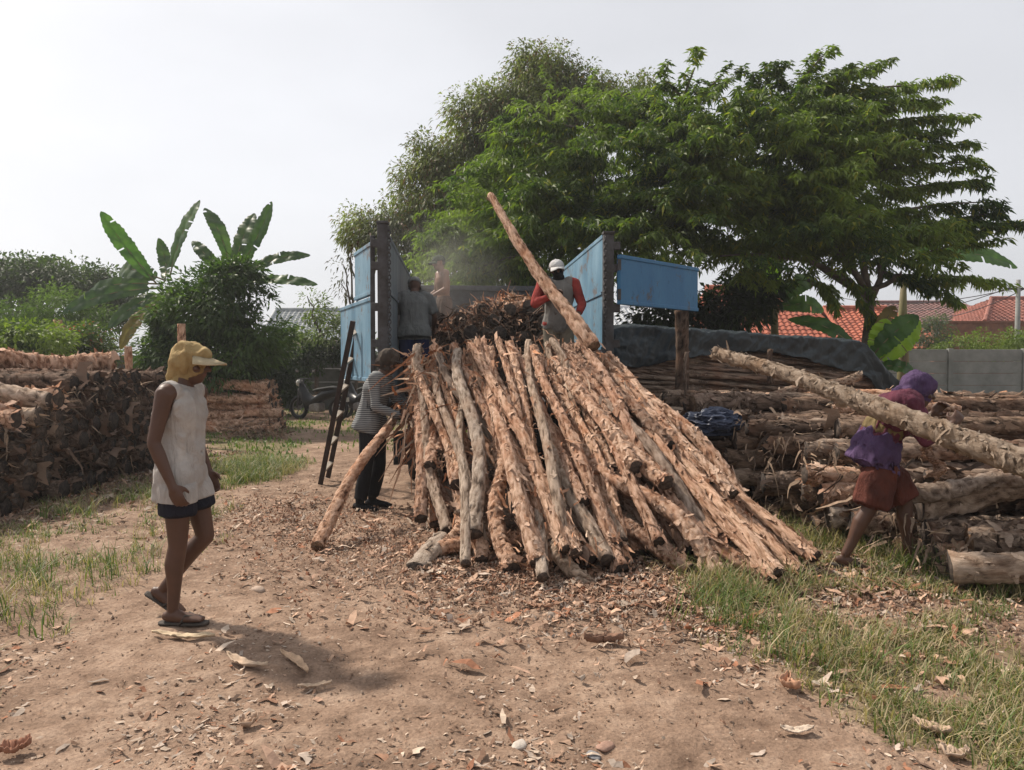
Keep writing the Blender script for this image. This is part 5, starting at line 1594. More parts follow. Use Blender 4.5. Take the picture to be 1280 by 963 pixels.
banana(290, YA + .6, hz(360, YA + .6), .16, 'right banana plant with torn upright leaves above the dark tree', [
    ((288, 335), (256, 258), .3, .40, M_BAND, .10, (.7, -.7, .1)), ((292, 335), (318, 266), .5, .48, M_BAND, .04, (-.3, -.9, .1)), ((298, 338), (340, 253), -.3, .48, M_BAN, -.03, (-.5, -.85, .1)),
    ((300, 345), (388, 317), .2, .34, M_BAND, .10, (.1, -.8, .6)), ((300, 352), (397, 355), -.2, .34, M_BAN, .05, (0, -.7, .7)), ((290, 350), (240, 300), .5, .3, M_BAND, .1, cf)], 22)
YR = 15.5
banana(1095, YR, hz(430, YR), .14, 'young banana plant with light green leaf coloured as backlit before the right wall', [
    ((1092, 450), (1108, 398), -.3, .42, M_BANL, .04, (-.3, -.95, .1)), ((1085, 452), (1148, 392), -.5, .46, M_BAN, .12, (-.3, -.8, .5)), ((1080, 450), (985, 395), .3, .36, M_BAN, .16, (0, -.8, .6)),
    ((1090, 460), (1150, 468), -.3, .40, M_BAN, .14, (0, -.6, .8)), ((1095, 455), (1150, 400), .1, .55, M_BANL, .04, (.4, -.9, .1)), ((1075, 448), (1040, 405), .3, .12, M_BAND, .05, cf), ((1085, 445), (1118, 380), .8, .3, M_DRY, .1, cf)], 23)
banana(968, 20, hz(370, 20), .15, 'banana plant half hidden under the great tree', [
    ((966, 385), (958, 305), -.3, .60, M_BANL, .02, (.1, -1, .1)), ((970, 380), (1020, 345), .2, .5, M_BAND, .18, cf), ((966, 382), (925, 350), .2, .5, M_BAND, .15, cf), ((968, 385), (1030, 385), -.2, .45, M_BAND, .22, cf), ((966, 385), (905, 395), .1, .45, M_BAND, .2, cf)], 24)
banana(1128, 21, hz(350, 21), .17, 'tall banana plant whose leaves show right of the great tree', [
    ((1135, 320), (1210, 281), .4, .60, M_BAN, .08, (.1, -.8, .6)), ((1140, 325), (1272, 331), -.3, .60, M_BAN, .12, (0, -.8, .6)), ((1128, 325), (1090, 300), .3, .5, M_BAND, .15, cf), ((1130, 320), (1145, 270), .3, .5, M_BAND, .05, cf)], 25)

# ================================================================== MOTORBIKES
def motorbike(loc, rz, lab, plate=True):
    root = empty('motorbike', loc, rz, label=lab, cat='motorbike', group='motorbikes parked by the wall')
    root.scale = (1.12, 1.12, 1.12)
    for yy in (-.62, .62):
        w = MB(); w.torus((0, yy, .28), .245, .045, 'X', 32, 10); wo = w.build('wheel', M_RUBBER, root, True)
        h = MB(); h.torus((0, yy, .28), .195, .012, 'X', 28, 6); h.tube([(-.05, yy, .28), (.05, yy, .28)], .045, 12)
        for k in range(5):
            a = k * 2 * PI / 5; h.tube([(0, yy, .28), (0, yy + .19 * math.cos(a), .28 + .19 * math.sin(a))], .012, 5)
        h.build('rim', M_STEEL, wo, True)
    b = MB(); b.loft([((0, -.78, .68), Vector((1, 0, 0)), .05, Vector((0, 0, 1)), .03), ((0, -.6, .68), Vector((1, 0, 0)), .11, Vector((0, 0, 1)), .09), ((0, -.2, .60), Vector((1, 0, 0)), .13, Vector((0, 0, 1)), .13), ((0, .15, .42), Vector((1, 0, 0)), .12, Vector((0, 0, 1)), .12), ((0, .35, .45), Vector((1, 0, 0)), .16, Vector((0, 0, 1)), .22), ((0, .50, .70), Vector((1, 0, 0)), .12, Vector((0, 0, 1)), .18), ((0, .55, .92), Vector((1, 0, 0)), .06, Vector((0, 0, 1)), .05)], 16)
    b.build('body', M_BLACK, root, True)
    b = MB(); b.loft([((0, -.72, .76), Vector((1, 0, 0)), .07, Vector((0, 0, 1)), .03), ((0, -.45, .78), Vector((1, 0, 0)), .125, Vector((0, 0, 1)), .045), ((0, 0, .72), Vector((1, 0, 0)), .10, Vector((0, 0, 1)), .045), ((0, .14, .70), Vector((1, 0, 0)), .05, Vector((0, 0, 1)), .03)], 14)
    b.build('seat', M_RUBBER, root, True)
    b = MB(); b.tube([(-.30, .40, .97), (-.12, .47, .98), (.12, .47, .98), (.30, .40, .97)], .014, 8); b.tube([(0, .47, .98), (0, .62, .35)], .03, 8)
    for s_ in (-1, 1): b.tube([(s_ * .07, .55, .75), (s_ * .07, .62, .28)], .018, 8)
    b.build('handlebar', M_DSTEEL, root, True)
    for s_ in (-1, 1):
        b = MB(); b.tube([(s_ * .2, .44, .98), (s_ * .27, .42, 1.14)], .007, 6); b.ell((s_ * .28, .42, 1.17), (.06, .015, .04)); m_ = b.build('mirror', M_BLACK, root, True)
        g = MB(); g.box((s_ * .28, .403, 1.17), (.09, .006, .055), bev=.002); g.build('glass', M_CHROME, m_)
    b = MB(); b.ell((0, .60, .88), (.10, .06, .09)); b.build('headlight', M_WHITE, root, True)
    b = MB(); b.box((0, -.80, .62), (.08, .04, .04), bev=.01); b.build('tail_light', M_REDL, root)
    b = MB(); b.box((0, -.84, .50), (.24, .01, .10), bev=.002); b.build('number_plate', M_WHITE, root)
    b = MB(); b.box((0, -.62, .58), (.10, .38, .03), bev=.012); b.build('mudguard', M_BLACK, root)
    b = MB(); b.tube([(.14, -.1, .25), (.15, -.3, .27), (.15, -.75, .38)], [.02, .045, .045], 10); b.build('exhaust', M_CHROME, root, True)
    b = MB(); b.box((0, .05, .30), (.22, .34, .22), bev=.04); b.build('engine', M_STEEL, root)
    return root
g0 = gnd(398, 516)
motorbike((at(398, 500, 20.6).x, 20.6, gh(-5, 20.6)), R(62), 'black motorbike seen from behind left of the ladder')
motorbike((at(452, 500, 20.9).x, 20.9, gh(-4, 20.9)), R(48), 'second black motorbike partly hidden by the ladder and gate')
motorbike((at(476, 500, 20.2).x, 20.2, gh(-3.6, 20.2)), R(8), 'third dark motorbike glimpsed behind the striped worker')

# ================================================================== HAZE
hz_m = bpy.data.materials.new('haze_air'); hz_m.use_nodes = True
hnt = hz_m.node_tree
for n in list(hnt.nodes): hnt.nodes.remove(n)
ho = hnt.nodes.new('ShaderNodeOutputMaterial'); hv = hnt.nodes.new('ShaderNodeVolumePrincipled')
hv.inputs['Density'].default_value = .0011; hv.inputs['Color'].default_value = (.96, .97, 1, 1); hv.inputs['Anisotropy'].default_value = .35
hnt.links.new(hv.outputs[0], ho.inputs['Volume'])
b = MB(); b.box((0, 34, 6.5), (150, 92, 15.5))
tag(b.build('haze', hz_m), kind='stuff')

du = bpy.data.materials.new('dust_air'); du.use_nodes = True
hnt = du.node_tree
for n in list(hnt.nodes): hnt.nodes.remove(n)
ho = hnt.nodes.new('ShaderNodeOutputMaterial'); hv = hnt.nodes.new('ShaderNodeVolumePrincipled')
htc = hnt.nodes.new('ShaderNodeTexCoord'); hl = hnt.nodes.new('ShaderNodeVectorMath'); hl.operation = 'LENGTH'
hnt.links.new(htc.outputs['Object'], hl.inputs[0])
hr = hnt.nodes.new('ShaderNodeMapRange'); hr.interpolation_type = 'SMOOTHSTEP'; hr.inputs['From Min'].default_value = 1.0; hr.inputs['From Max'].default_value = .0; hr.inputs['To Min'].default_value = 0; hr.inputs['To Max'].default_value = .13
hnt.links.new(hl.outputs['Value'], hr.inputs['Value'])
hnn = hnt.nodes.new('ShaderNodeTexNoise'); hnn.inputs['Scale'].default_value = 1.8; hnn.inputs['Detail'].default_value = 3; hnt.links.new(htc.outputs['Object'], hnn.inputs['Vector'])
h2 = hnt.nodes.new('ShaderNodeMapRange'); h2.inputs['From Min'].default_value = .38; h2.inputs['From Max'].default_value = .62; hnt.links.new(hnn.outputs['Fac'], h2.inputs['Value'])
hm = hnt.nodes.new('ShaderNodeMath'); hm.operation = 'MULTIPLY'; hnt.links.new(hr.outputs[0], hm.inputs[0]); hnt.links.new(h2.outputs[0], hm.inputs[1])
hnt.links.new(hm.outputs[0], hv.inputs['Density'])
hv.inputs['Color'].default_value = (.98, .95, .9, 1); hv.inputs['Anisotropy'].default_value = .2
hnt.links.new(hv.outputs[0], ho.inputs['Volume'])
b = MB(); b.ell((0, 0, 0), (1, 1, 1), seg=32, rg=20)
dd = b.build('dust', du, smooth=True); dd.location = at(545, 350, 10.8); dd.scale = (1.3, 1.9, 1.25)
tag(dd, 'thin dust hanging over the left side of the truck bed', 'dust', kind='stuff')
# ================================================================== PEOPLE
def cloth(name, a, b_=None, rough=.9, wv=0):
    m, nt, p = new_mat(name)
    p.inputs['Roughness'].default_value = rough; p.inputs['Specular IOR Level'].default_value = .15
    f = noise_tex(nt, 5, 4, .6)
    nt.links.new(ramp(nt, f, [(.35, b_ or tuple(x * .72 for x in a)), (.65, a)]), p.inputs['Base Color'])
    b1 = bump(nt, p, noise_tex(nt, 7, 4, .6, stretch=(1.6, 1.6, .55), dist=1.5), .6, .05)
    bump(nt, p, noise_tex(nt, 24, 3, .6, dist=.8), .3, .01, b1)
    return m
def skin_mat(name, a):
    m, nt, p = new_mat(name)
    p.inputs['Roughness'].default_value = .5; p.inputs['Specular IOR Level'].default_value = .35
    f = noise_tex(nt, 8, 3, .6)
    nt.links.new(ramp(nt, f, [(.3, tuple(x * .78 for x in a)), (.7, a)]), p.inputs['Base Color'])
    return m
M_SKIN = skin_mat('brown_skin', (.095, .047, .030))
M_SKIN2 = skin_mat('tanned_skin', (.27, .145, .095))
M_EYE = simple('eye', (.015, .012, .010), rough=.2, bm=0)
M_LIP = simple('lip', (.13, .055, .045), rough=.5, bm=0)
M_HAIR = simple('black_hair', (.015, .013, .012), rough=.6, bm=.5)
M_SOLE = simple('sandal', (.075, .06, .05), (.04, .035, .03), 8, .8, .2)

def person(loc, yaw, pose, label, scale=1.0, skin=None, vox=.0075, group='yard workers'):
    """pose in a body frame: forward +X, left +Y, up +Z, metres for a 1.66 m adult"""
    root = empty('person', loc, yaw, label=label, cat='person', group=group)
    root.scale = (scale,) * 3
    J = {k: Vector(v) for k, v in pose.items() if not isinstance(v, float)}
    X, Y, Z = Vector((1, 0, 0)), Vector((0, 1, 0)), Vector((0, 0, 1))
    b = MB()
    pel, che, nek, hed = J['pel'], J['che'], J['nek'], J['hed']
    sideP = (J['hipL'] - J['hipR']).normalized(); sideC = (J['shL'] - J['shR']).normalized()
    def ring(c, ax, side, fb, sd): 
        f = side.cross(ax).normalized() * -1
        return (c, f, fb, side, sd)
    axP = (che - pel).normalized(); axC = (nek - che).normalized()
    def mixs(t): return (sideP * (1 - t) + sideC * t).normalized()
    T = [ring(pel - axP * .09, axP, sideP, .075, .10), ring(pel - axP * .04, axP, sideP, .108, .155), ring(pel + axP * .03, axP, sideP, .108, .160),
         ring(pel.lerp(che, .38), axP, mixs(.3), .090, .128), ring(pel.lerp(che, .7), axP, mixs(.6), .102, .140), ring(che, axP, mixs(.9), .112, .158),
         ring(che.lerp(nek, .4), axC, sideC, .100, .165), ring(che.lerp(nek, .75), axC, sideC, .075, .125), ring(nek, axC, sideC, .055, .062)]
    b.loft(T, 24)
    fd = J.get('face', X).normalized(); up = (J.get('hup', hed - nek)).normalized()
    up = (up - fd * up.dot(fd)).normalized(); sd_ = up.cross(fd).normalized()
    b.tube([nek - axC * .06, nek.lerp(hed, .45), hed - up * .03], [.062, .052, .056], 14)
    fr = (fd, sd_, up)
    b.ell(hed + up * .018 - fd * .008, (.095, .075, .100), fr, 20, 14)
    b.ell(hed - up * .045 + fd * .025, (.068, .058, .075), fr)
    b.ell(hed - up * .085 + fd * .055, (.028, .032, .024), fr)                # chin
    b.tube([hed + up * .022 + fd * .088, hed + fd * .100 - up * .004, hed + fd * .112 - up * .022], [.009, .012, .016], 8, dome=True)   # nose
    b.ell(hed - up * .026 + fd * .096, (.014, .019, .009), fr)
    b.ell(hed + up * .034 + fd * .078, (.018, .048, .009), fr)                # brow
    b.ell(hed - up * .052 + fd * .083, (.014, .024, .008), fr)                # lips
    b.ell(hed - up * .063 + fd * .080, (.013, .020, .007), fr)
    for s in (1, -1):
        b.ell(hed + sd_ * (s * .052) - up * .022 + fd * .058, (.022, .018, .018), fr)      # cheek
        b.ell(hed + sd_ * (s * .077) - up * .006 - fd * .008, (.017, .009, .030), fr)      # ear
    for S in ('L', 'R'):
        sg = 1 if S == 'L' else -1
        sh, el, wr = J['sh' + S], J['el' + S], J['wr' + S]
        b.tube([che.lerp(nek, .55) + sideC * (sg * .06), sh.lerp(nek, .25), sh], [.062, .062, .056], 12, dome=True)
        um = sh.lerp(el, .35); fm = el.lerp(wr, .3)
        b.tube([sh, um, el], [.055, .047, .037], 12, dome=True)
        b.tube([el, fm, wr], [.038, .039, .025], 12, dome=True)
        hd = J.get('hd' + S, (wr - el)).normalized(); pn = J.get('pn' + S, Vector((0, -sg, 0)))
        pn = (pn - hd * pn.dot(hd)).normalized(); hw = hd.cross(pn) 
        if J.get('th' + S) is not None and hw.dot(J['th' + S]) < 0: hw = -hw
        curl = pose.get('curl' + S, .35)
        b.tube([wr - hd * .01, wr + hd * .03], [.026, .027], 10, flat=1, dome=True)
        b.ell(wr + hd * .052, (.050, .041, .017), (hd, hw, pn))
        for i, (off, ln) in enumerate(((.031, .070), (.011, .079), (-.010, .073), (-.030, .057))):
            p0 = wr + hd * .080 + hw * off; a = curl * (1 + .06 * i)
            d1 = (hd * math.cos(a * .7) + pn * math.sin(a * .7)); d2 = (hd * math.cos(a * 1.9) + pn * math.sin(a * 1.9)); d3 = (hd * math.cos(a * 3) + pn * math.sin(a * 3))
            p1 = p0 + d1 * ln * .45; p2 = p1 + d2 * ln * .32; p3 = p2 + d3 * ln * .26
            b.tube([p0 - hd * .02, p0, p1, p2, p3], [.0095, .0095, .0088, .008, .007], 8, dome=True)
        t0 = wr + hd * .022 + hw * .028 + pn * .006; td = (hd * .62 + hw * .70 + pn * .25).normalized()
        b.tube([t0, t0 + td * .034, t0 + td * .034 + (hd * .85 + hw * .2 + pn * (.2 + curl * .5)).normalized() * .032], [.013, .0115, .009], 8, dome=True)
        hp, kn, an = J['hip' + S], J['kn' + S], J['an' + S]
        b.tube([hp + Z * .02, hp.lerp(kn, .3), kn], [.086, .080, .053], 14, dome=True)
        fwd = J.get('toe' + S, X).normalized()
        cf_ = kn.lerp(an, .3) - fwd * .012
        b.tube([kn, cf_, kn.lerp(an, .7), an], [.052, .055, .038, .033], 14, dome=True)
        ft = J.get('toe' + S, X).normalized(); fs = Z.cross(ft) if abs(ft.z) < .95 else Y
        fs.normalize(); fn = ft.cross(fs).normalized(); 
        if fn.z < 0: fn = -fn
        he = an - ft * .045 - fn * .045
        b.loft([(he - ft * .015, fs, .018, fn, .018), (he + ft * .01, fs, .030, fn, .032), (he + ft * .06, fs, .034, fn, .042), (he + ft * .12 - fn * .008, fs, .042, fn, .030), (he + ft * .18 - fn * .014, fs, .047, fn, .020), (he + ft * .225 - fn * .018, fs, .036, fn, .012)], 16)
    o = b.build('body', [skin or M_SKIN, M_EYE, M_LIP], root, True)
    remesh(o, vox, 3, .45)
    me = o.data
    co = get_co(me)
    nf = len(me.polygons); cen = np.empty(nf * 3, dtype=np.float32); me.polygons.foreach_get('center', cen); cen = cen.reshape(-1, 3)
    mi = np.zeros(nf, dtype=np.int32)
    for s in (1, -1):
        e = np.array(hed + sd_ * (s * .031) + up * .010 + fd * .078)
        q = cen - e; a = q @ np.array(sd_); c_ = q @ np.array(up); f_ = q @ np.array(fd)
        mi[((a / .014) ** 2 + (c_ / .007) ** 2 < 1) & (f_ > -.03)] = 1
    e = np.array(hed - up * .057 + fd * .085); q = cen - e
    mi[((q @ np.array(sd_) / .024) ** 2 + (q @ np.array(up) / .011) ** 2 < 1) & (q @ np.array(fd) > -.02)] = 2
    me.polygons.foreach_set('material_index', mi); me.update()
    return root, J, dict(T=T, fr=fr, hed=hed, up=up, fd=fd, sd=sd_, sideC=sideC, sideP=sideP, axP=axP, axC=axC)

def wrinkle(o, amp, sc, seed, flare=None):
    me = o.data; co = get_co(me); no = get_no(me)
    f = fbm(co * np.array([sc, sc, sc * .55]) + seed, 3, seed); g = np.abs(fbm(co * sc * .6 + 9 + seed, 3, seed + 5)); f = f + 1.6 * (.25 - np.abs(fbm(co * np.array([12, 12, 2.6]) + seed * 3, 2, seed + 8)))
    set_co(me, co + no * (amp * f + amp * 1.1 * (.25 - g))[:, None])
def outside(o, over, d=.007):
    """keep cloth clear of what it covers"""
    me = o.data; co = get_co(me)
    for q in over:
        t = BVHTree.FromPolygons([v.co for v in q.data.vertices], [p.vertices for p in q.data.polygons])
        for i in range(len(co)):
            l, n, _, ds = t.find_nearest(Vector(co[i]), .11)
            if l is None: continue
            if (Vector(co[i]) - l).dot(n) < d and (ds < d or (Vector(co[i]) - l).dot(n) < 0): co[i] = l + n * d
    set_co(me, co)
    m = o.modifiers.new('s', 'SMOOTH'); m.factor = .4; m.iterations = 2
def kids(root, *names): return [c for c in root.children if c.name.split('.')[0] in names]
def top_garment(root, J, I, mat, name='shirt', hem=.0, loose=1.12, sleeve=1.0, vox=.011, neck=True, amp=.011, seed=1, mats=None, slv_r=1.35, hemflare=1.08, bottom=-.14, over_legs=True):
    b = MB(); pel, che, nek = J['pel'], J['che'], J['nek']; T = I['T']
    def g(t, k): return (t[0], t[1], t[2] * k + .008, t[3], t[4] * k + .008)
    low = pel + I['axP'] * bottom
    rings = [(low, T[1][1], .118 * loose * hemflare, T[1][3], .172 * loose * hemflare), g((pel.lerp(low, .4), T[2][1], .110, T[2][3], .165), loose * hemflare), g((T[2][0], T[2][1], .106, T[2][3], .160), loose),
             (pel.lerp(che, .4), T[3][1], .108 * loose, T[3][3], .150 * loose), g(T[4], loose), g(T[5], loose), g(T[6], 1.07), g(T[7], 1.08)]
    if neck: rings.append((nek - I['axC'] * .015, T[8][1], .066, T[8][3], .078))
    b.loft(rings, 28, pw=2.35)
    for S in ('L', 'R'):
        sh, el, wr = J['sh' + S], J['el' + S], J['wr' + S]
        sg = 1 if S == 'L' else -1
        if sleeve < 0:      # sleeveless: just over the shoulder
            b.tube([che.lerp(nek, .5) + I['sideC'] * (sg * .06), sh.lerp(nek, .48) - Vector((0, 0, .005))], [.068, .046], 12, dome=True)
            continue
        b.tube([che.lerp(nek, .55) + I['sideC'] * (sg * .05), sh.lerp(nek, .25), sh], [.072, .074, .067], 12, dome=True)
        if sleeve <= 1:
            e = sh.lerp(el, max(.15, sleeve)); b.tube([sh, sh.lerp(e, .5), e], [.066 , .060 * slv_r / 1.2, .052 * slv_r / 1.15], 14)
        else:
            e = el.lerp(wr, sleeve - 1); b.tube([sh, sh.lerp(el, .5), el], [.064, .056, .048], 14, dome=True); b.tube([el, e], [.047, .034], 14)
    o = b.build(name, mats or [mat], root, True)
    remesh(o, vox, 4, .5); wrinkle(o, amp, 9, seed)
    outside(o, kids(root, 'body', 'red_undershirt') + [c for c in kids(root, 'shorts', 'trousers') if over_legs])
    return o
def leg_garment(root, J, I, mat, name='shorts', length=.6, r=(.100, .098, .082), vox=.011, amp=.010, seed=2, top=.05, calf=0.0, rc=.055):
    b = MB(); pel = J['pel']
    b.loft([(pel + I['axP'] * t_, I['T'][2][1], a, I['sideP'], c) for t_, a, c in ((top + .03, .108, .150), (0, .124, .172), (-.07, .120, .172), (-.12, .095, .135))], 22)
    for S in ('L', 'R'):
        hp, kn, an = J['hip' + S], J['kn' + S], J['an' + S]
        if calf > 0:
            b.tube([hp + Vector((0, 0, .03)), hp.lerp(kn, .4), kn], [r[0], r[1] * .93, r[2] * .86], 16, dome=True)
            e = kn.lerp(an, calf); b.tube([kn, kn.lerp(e, .5), e], [r[2] * .86, rc * 1.15, rc], 16)
        else:
            e = hp.lerp(kn, length); b.tube([hp - Vector((0, 0, .05)), hp.lerp(e, .5), e], [r[0], r[1], r[2] * 1.15], 16)
    o = b.build(name, mat, root, True)
    remesh(o, vox, 3, .5); wrinkle(o, amp, 8, seed); outside(o, kids(root, 'body'))
    return o
def cap(root, I, mat, name='cap', brim=True, r=(.108, .090, .085), h=.035, brimL=.085, vox=0, bmat=None, tilt=0):
    c = I['hed'] + I['up'] * h - I['fd'] * .006
    b = MB(); b.loft([(c + I['up'] * (r[2] * math.sin(a)), I['fd'], r[0] * math.cos(a) + .001, I['sd'], r[1] * math.cos(a) + .001) for a in np.linspace(-.12, PI / 2 * .98, 8)], 24)
    b.ell(c + I['up'] * r[2], (.009, .009, .006), I['fr'])
    o = b.build(name, mat, root, True)
    if brim:
        g = MB(); V = []; n = 14
        for k in range(n + 1):
            a = -1.05 + 2.1 * k / n
            e = I['fd'] * (r[0] * math.cos(a)) + I['sd'] * (r[1] * math.sin(a))
            ex = I['fd'] * ((r[0] + brimL * math.cos(a) ** .6) * math.cos(a)) + I['sd'] * ((r[1] + .01) * math.sin(a))
            dz = -I['up'] * (.018 + .03 * abs(math.sin(a)) + tilt)
            V += [c + e, c + ex + dz, c + ex + dz - I['up'] * .005, c + e - I['up'] * .006]
        Fc = []
        for k in range(n):
            for q in range(4): Fc.append((4 * k + q, 4 * k + (q + 1) % 4, 4 * k + 4 + (q + 1) % 4, 4 * k + 4 + q))
        Fc += [(0, 1, 2, 3), (4 * n + 3, 4 * n + 2, 4 * n + 1, 4 * n)]
        g.add(V, Fc); g.build('brim', bmat or mat, o, True)
    return o
def wrap(root, I, mat, name, parts, amp=.012, sc=14, seed=4, vox=.009):
    b = MB(); h, f, s, u = I['hed'], I['fd'], I['sd'], I['up']
    for (df, ds, du, rf, rs_, ru) in parts: b.ell(h + f * df + s * ds + u * du, (rf, rs_, ru), I['fr'])
    o = b.build(name, mat, root, True); remesh(o, vox, 2, .5); wrinkle(o, amp, sc, seed); outside(o, kids(root, 'body') if name != 'hair' else [], .004)
    return o
def sandals(root, J, mat):
    for S in ('L', 'R'):
        an = J['an' + S]; ft = J.get('toe' + S, Vector((1, 0, 0))).normalized(); Z = Vector((0, 0, 1)); fs = Z.cross(ft).normalized(); fn = ft.cross(fs).normalized()
        if fn.z < 0: fn = -fn
        he = an - ft * .045 - fn * .084
        b = MB(); b.loft([(he + ft * t, fs, w, fn, .010) for t, w in ((-.035, .018), (-.02, .034), (.05, .036), (.13, .047), (.20, .050), (.245, .034), (.255, .012))], 18, pw=2.6)
        for sg in (-1, 1): b.tube([he + ft * .10 + fs * (.045 * sg), he + ft * .13 + fs * (.030 * sg) + fn * .052, he + ft * .19 + fn * .035], .007, 6)
        b.build('sandal', mat, root, True)
def V_(x, y, z): return Vector((x, y, z))
def base_pose(**kw):
    p = dict(pel=V_(0, 0, .90), che=V_(.0, 0, 1.23), nek=V_(-.01, 0, 1.41), hed=V_(.03, 0, 1.54), shL=V_(-.01, .185, 1.36), shR=V_(-.01, -.185, 1.36),
             elL=V_(-.03, .225, 1.09), elR=V_(-.03, -.225, 1.09), wrL=V_(.04, .235, .86), wrR=V_(.04, -.235, .86),
             hipL=V_(0, .09, .86), hipR=V_(0, -.09, .86), knL=V_(.02, .10, .47), knR=V_(.02, -.10, .47), anL=V_(-.03, .10, .085), anR=V_(-.03, -.10, .085))
    p.update(kw); return p

# 1 the man walking past at left
M_VEST = cloth('white_vest', (.44, .41, .38), (.31, .285, .265))
M_NAVY = cloth('navy_shorts', (.018, .018, .026))
M_YEL = cloth('yellow_cloth', (.42, .31, .15), (.25, .17, .075))
M_BRIM = cloth('straw_brim', (.50, .42, .28), (.38, .31, .20))
g = gnd(236, 775)
P1 = base_pose(pel=V_(-.02, 0, .89), che=V_(-.01, 0, 1.22), nek=V_(.0, 0, 1.395), hed=V_(.055, 0, 1.515), face=V_(1, -.05, -.12), hup=V_(.10, 0, 1),
               knL=V_(.16, .09, .50), anL=V_(.05, .09, .17), toeL=V_(.85, 0, -.45), knR=V_(.00, -.09, .46), anR=V_(-.035, -.09, .085),
               knL_=V_(0, 0, 0), elR=V_(-.07, -.225, 1.07), wrR=V_(.03, -.225, .83), elL=V_(-.02, .21, 1.07), wrL=V_(.07, .20, .85),
               shL=V_(.02, .18, 1.345), shR=V_(-.02, -.185, 1.345), pnR=V_(0, 1, 0), pnL=V_(0, -1, 0), curlR=.4, curlL=.4, thR=V_(1, 0, 0), thL=V_(1, 0, 0))
P1['knL'] = V_(.09, .09, .47); P1['anL'] = V_(-.17, .10, .15); P1['toeL'] = V_(.80, 0, -.50)
ro, J, I = person((g.x - .02, g.y, gh(g.x, g.y) + .012), R(0), P1, 'man in yellow head cloth, white sleeveless shirt and dark shorts walking right', 1.005)
leg_garment(ro, J, I, M_NAVY, 'shorts', .56, (.100, .102, .088), seed=12)
top_garment(ro, J, I, M_VEST, 'sleeveless_shirt', loose=1.02, sleeve=-1, hemflare=1.03, bottom=-.17, amp=.022, seed=11, vox=.008)
w = wrap(ro, I, M_YEL, 'head_cloth', [(-.012, 0, .045, .112, .096, .092), (-.035, 0, .0, .088, .099, .085), (-.075, 0, -.055, .052, .060, .05), (.045, 0, .062, .068, .075, .05)], .016, 26, 5)
b = MB(); c = I['hed'] + I['up'] * .052 + I['fd'] * .04
V, Fc, n = [], [], 18
for k in range(n + 1):
    a = -1.5 + 3.0 * k / n; ca, sa = math.cos(a), math.sin(a)
    e = I['fd'] * (.055 * ca) + I['sd'] * (.088 * sa); ex = I['fd'] * (.165 * max(ca, 0) ** .8) + I['sd'] * (.118 * sa) - I['up'] * (.022 + .02 * abs(sa))
    V += [c + e, c + ex, c + ex - I['up'] * .006, c + e - I['up'] * .012]
for k in range(n):
    for q in range(4): Fc.append((4 * k + q, 4 * k + (q + 1) % 4, 4 * k + 4 + (q + 1) % 4, 4 * k + 4 + q))
b.add(V, Fc); b.build('brim', M_BRIM, w, True)
# hanging tail of the cloth at the nape
b = MB(); h = I['hed']; b.tube([h - I['fd'] * .09 - I['up'] * .03, h - I['fd'] * .115 - I['up'] * .09, h - I['fd'] * .105 - I['up'] * .15], [.050, .045, .030], 10, dome=True, flat=.6)
b.tube([h - I['fd'] * .06 - I['up'] * .10, h - I['fd'] * .10 - I['up'] * .16, h - I['fd'] * .13 - I['up'] * .20], [.06, .055, .03], 12, dome=True, flat=.7)
b.build('knot', M_YEL, w, True)
sandals(ro, J, M_SOLE)

# 2 the striped man dragging a log
def stripe_mat():
    m, nt, p = new_mat('striped_cloth'); p.inputs['Roughness'].default_value = .9
    tc = nt.nodes.new('ShaderNodeTexCoord'); wv = nt.nodes.new('ShaderNodeTexWave'); wv.bands_direction = 'Z'
    wv.inputs['Scale'].default_value = 17; wv.inputs['Distortion'].default_value = .8; wv.inputs['Detail'].default_value = 1
    nt.links.new(tc.outputs['Object'], wv.inputs['Vector'])
    nt.links.new(ramp(nt, wv.outputs['Fac'], [(.45, (.045, .048, .05)), (.6, (.26, .265, .26))]), p.inputs['Base Color'])
    return m
M_STRIPE = stripe_mat(); M_TROU = cloth('black_trousers', (.016, .016, .018)); M_NET = cloth('brown_knit', (.085, .065, .048), (.04, .032, .027))
g = gnd(467, 634)
P2 = base_pose(pel=V_(-.04, 0, .89), che=V_(.045, 0, 1.20), nek=V_(.10, 0, 1.36), hed=V_(.17, 0, 1.475), face=V_(1, -.1, -.35), hup=V_(.28, 0, 1),
               shL=V_(.085, .17, 1.31), shR=V_(.075, -.18, 1.31), elL=V_(.20, .20, 1.06), elR=V_(.10, -.22, 1.04), wrL=V_(.40, .10, .98), wrR=V_(.33, -.13, .94),
               hdL=V_(.9, -.3, -.2), hdR=V_(.9, .2, -.2), pnL=V_(-.1, -1, -.1), pnR=V_(.1, 1, .1), curlL=.75, curlR=.75, thL=V_(0, 0, 1), thR=V_(0, 0, 1),
               knL=V_(.03, .11, .47), anL=V_(-.05, .11, .085), knR=V_(-.04, -.10, .47), anR=V_(-.10, -.12, .085), toeR=V_(1, -.25, 0))
ro, J, I = person((g.x, g.y, gh(g.x, g.y) + .005), R(-8), P2, 'worker in grey striped long sleeves and black trousers pulling a log from the heap', 1.06)
leg_garment(ro, J, I, M_TROU, 'trousers', 1, (.104, .10, .078), calf=.93, rc=.062, seed=14, amp=.010)
top_garment(ro, J, I, M_STRIPE, 'striped_shirt', loose=1.12, sleeve=1.9, bottom=-.10, seed=13, amp=.010)
wrap(ro, I, M_NET, 'knit_hat', [(-.015, 0, .035, .118, .100, .100), (-.055, 0, -.03, .075, .085, .07)], .014, 22, 6)
g2 = MB(); c = I['hed'] + I['up'] * .035 + I['fd'] * .08
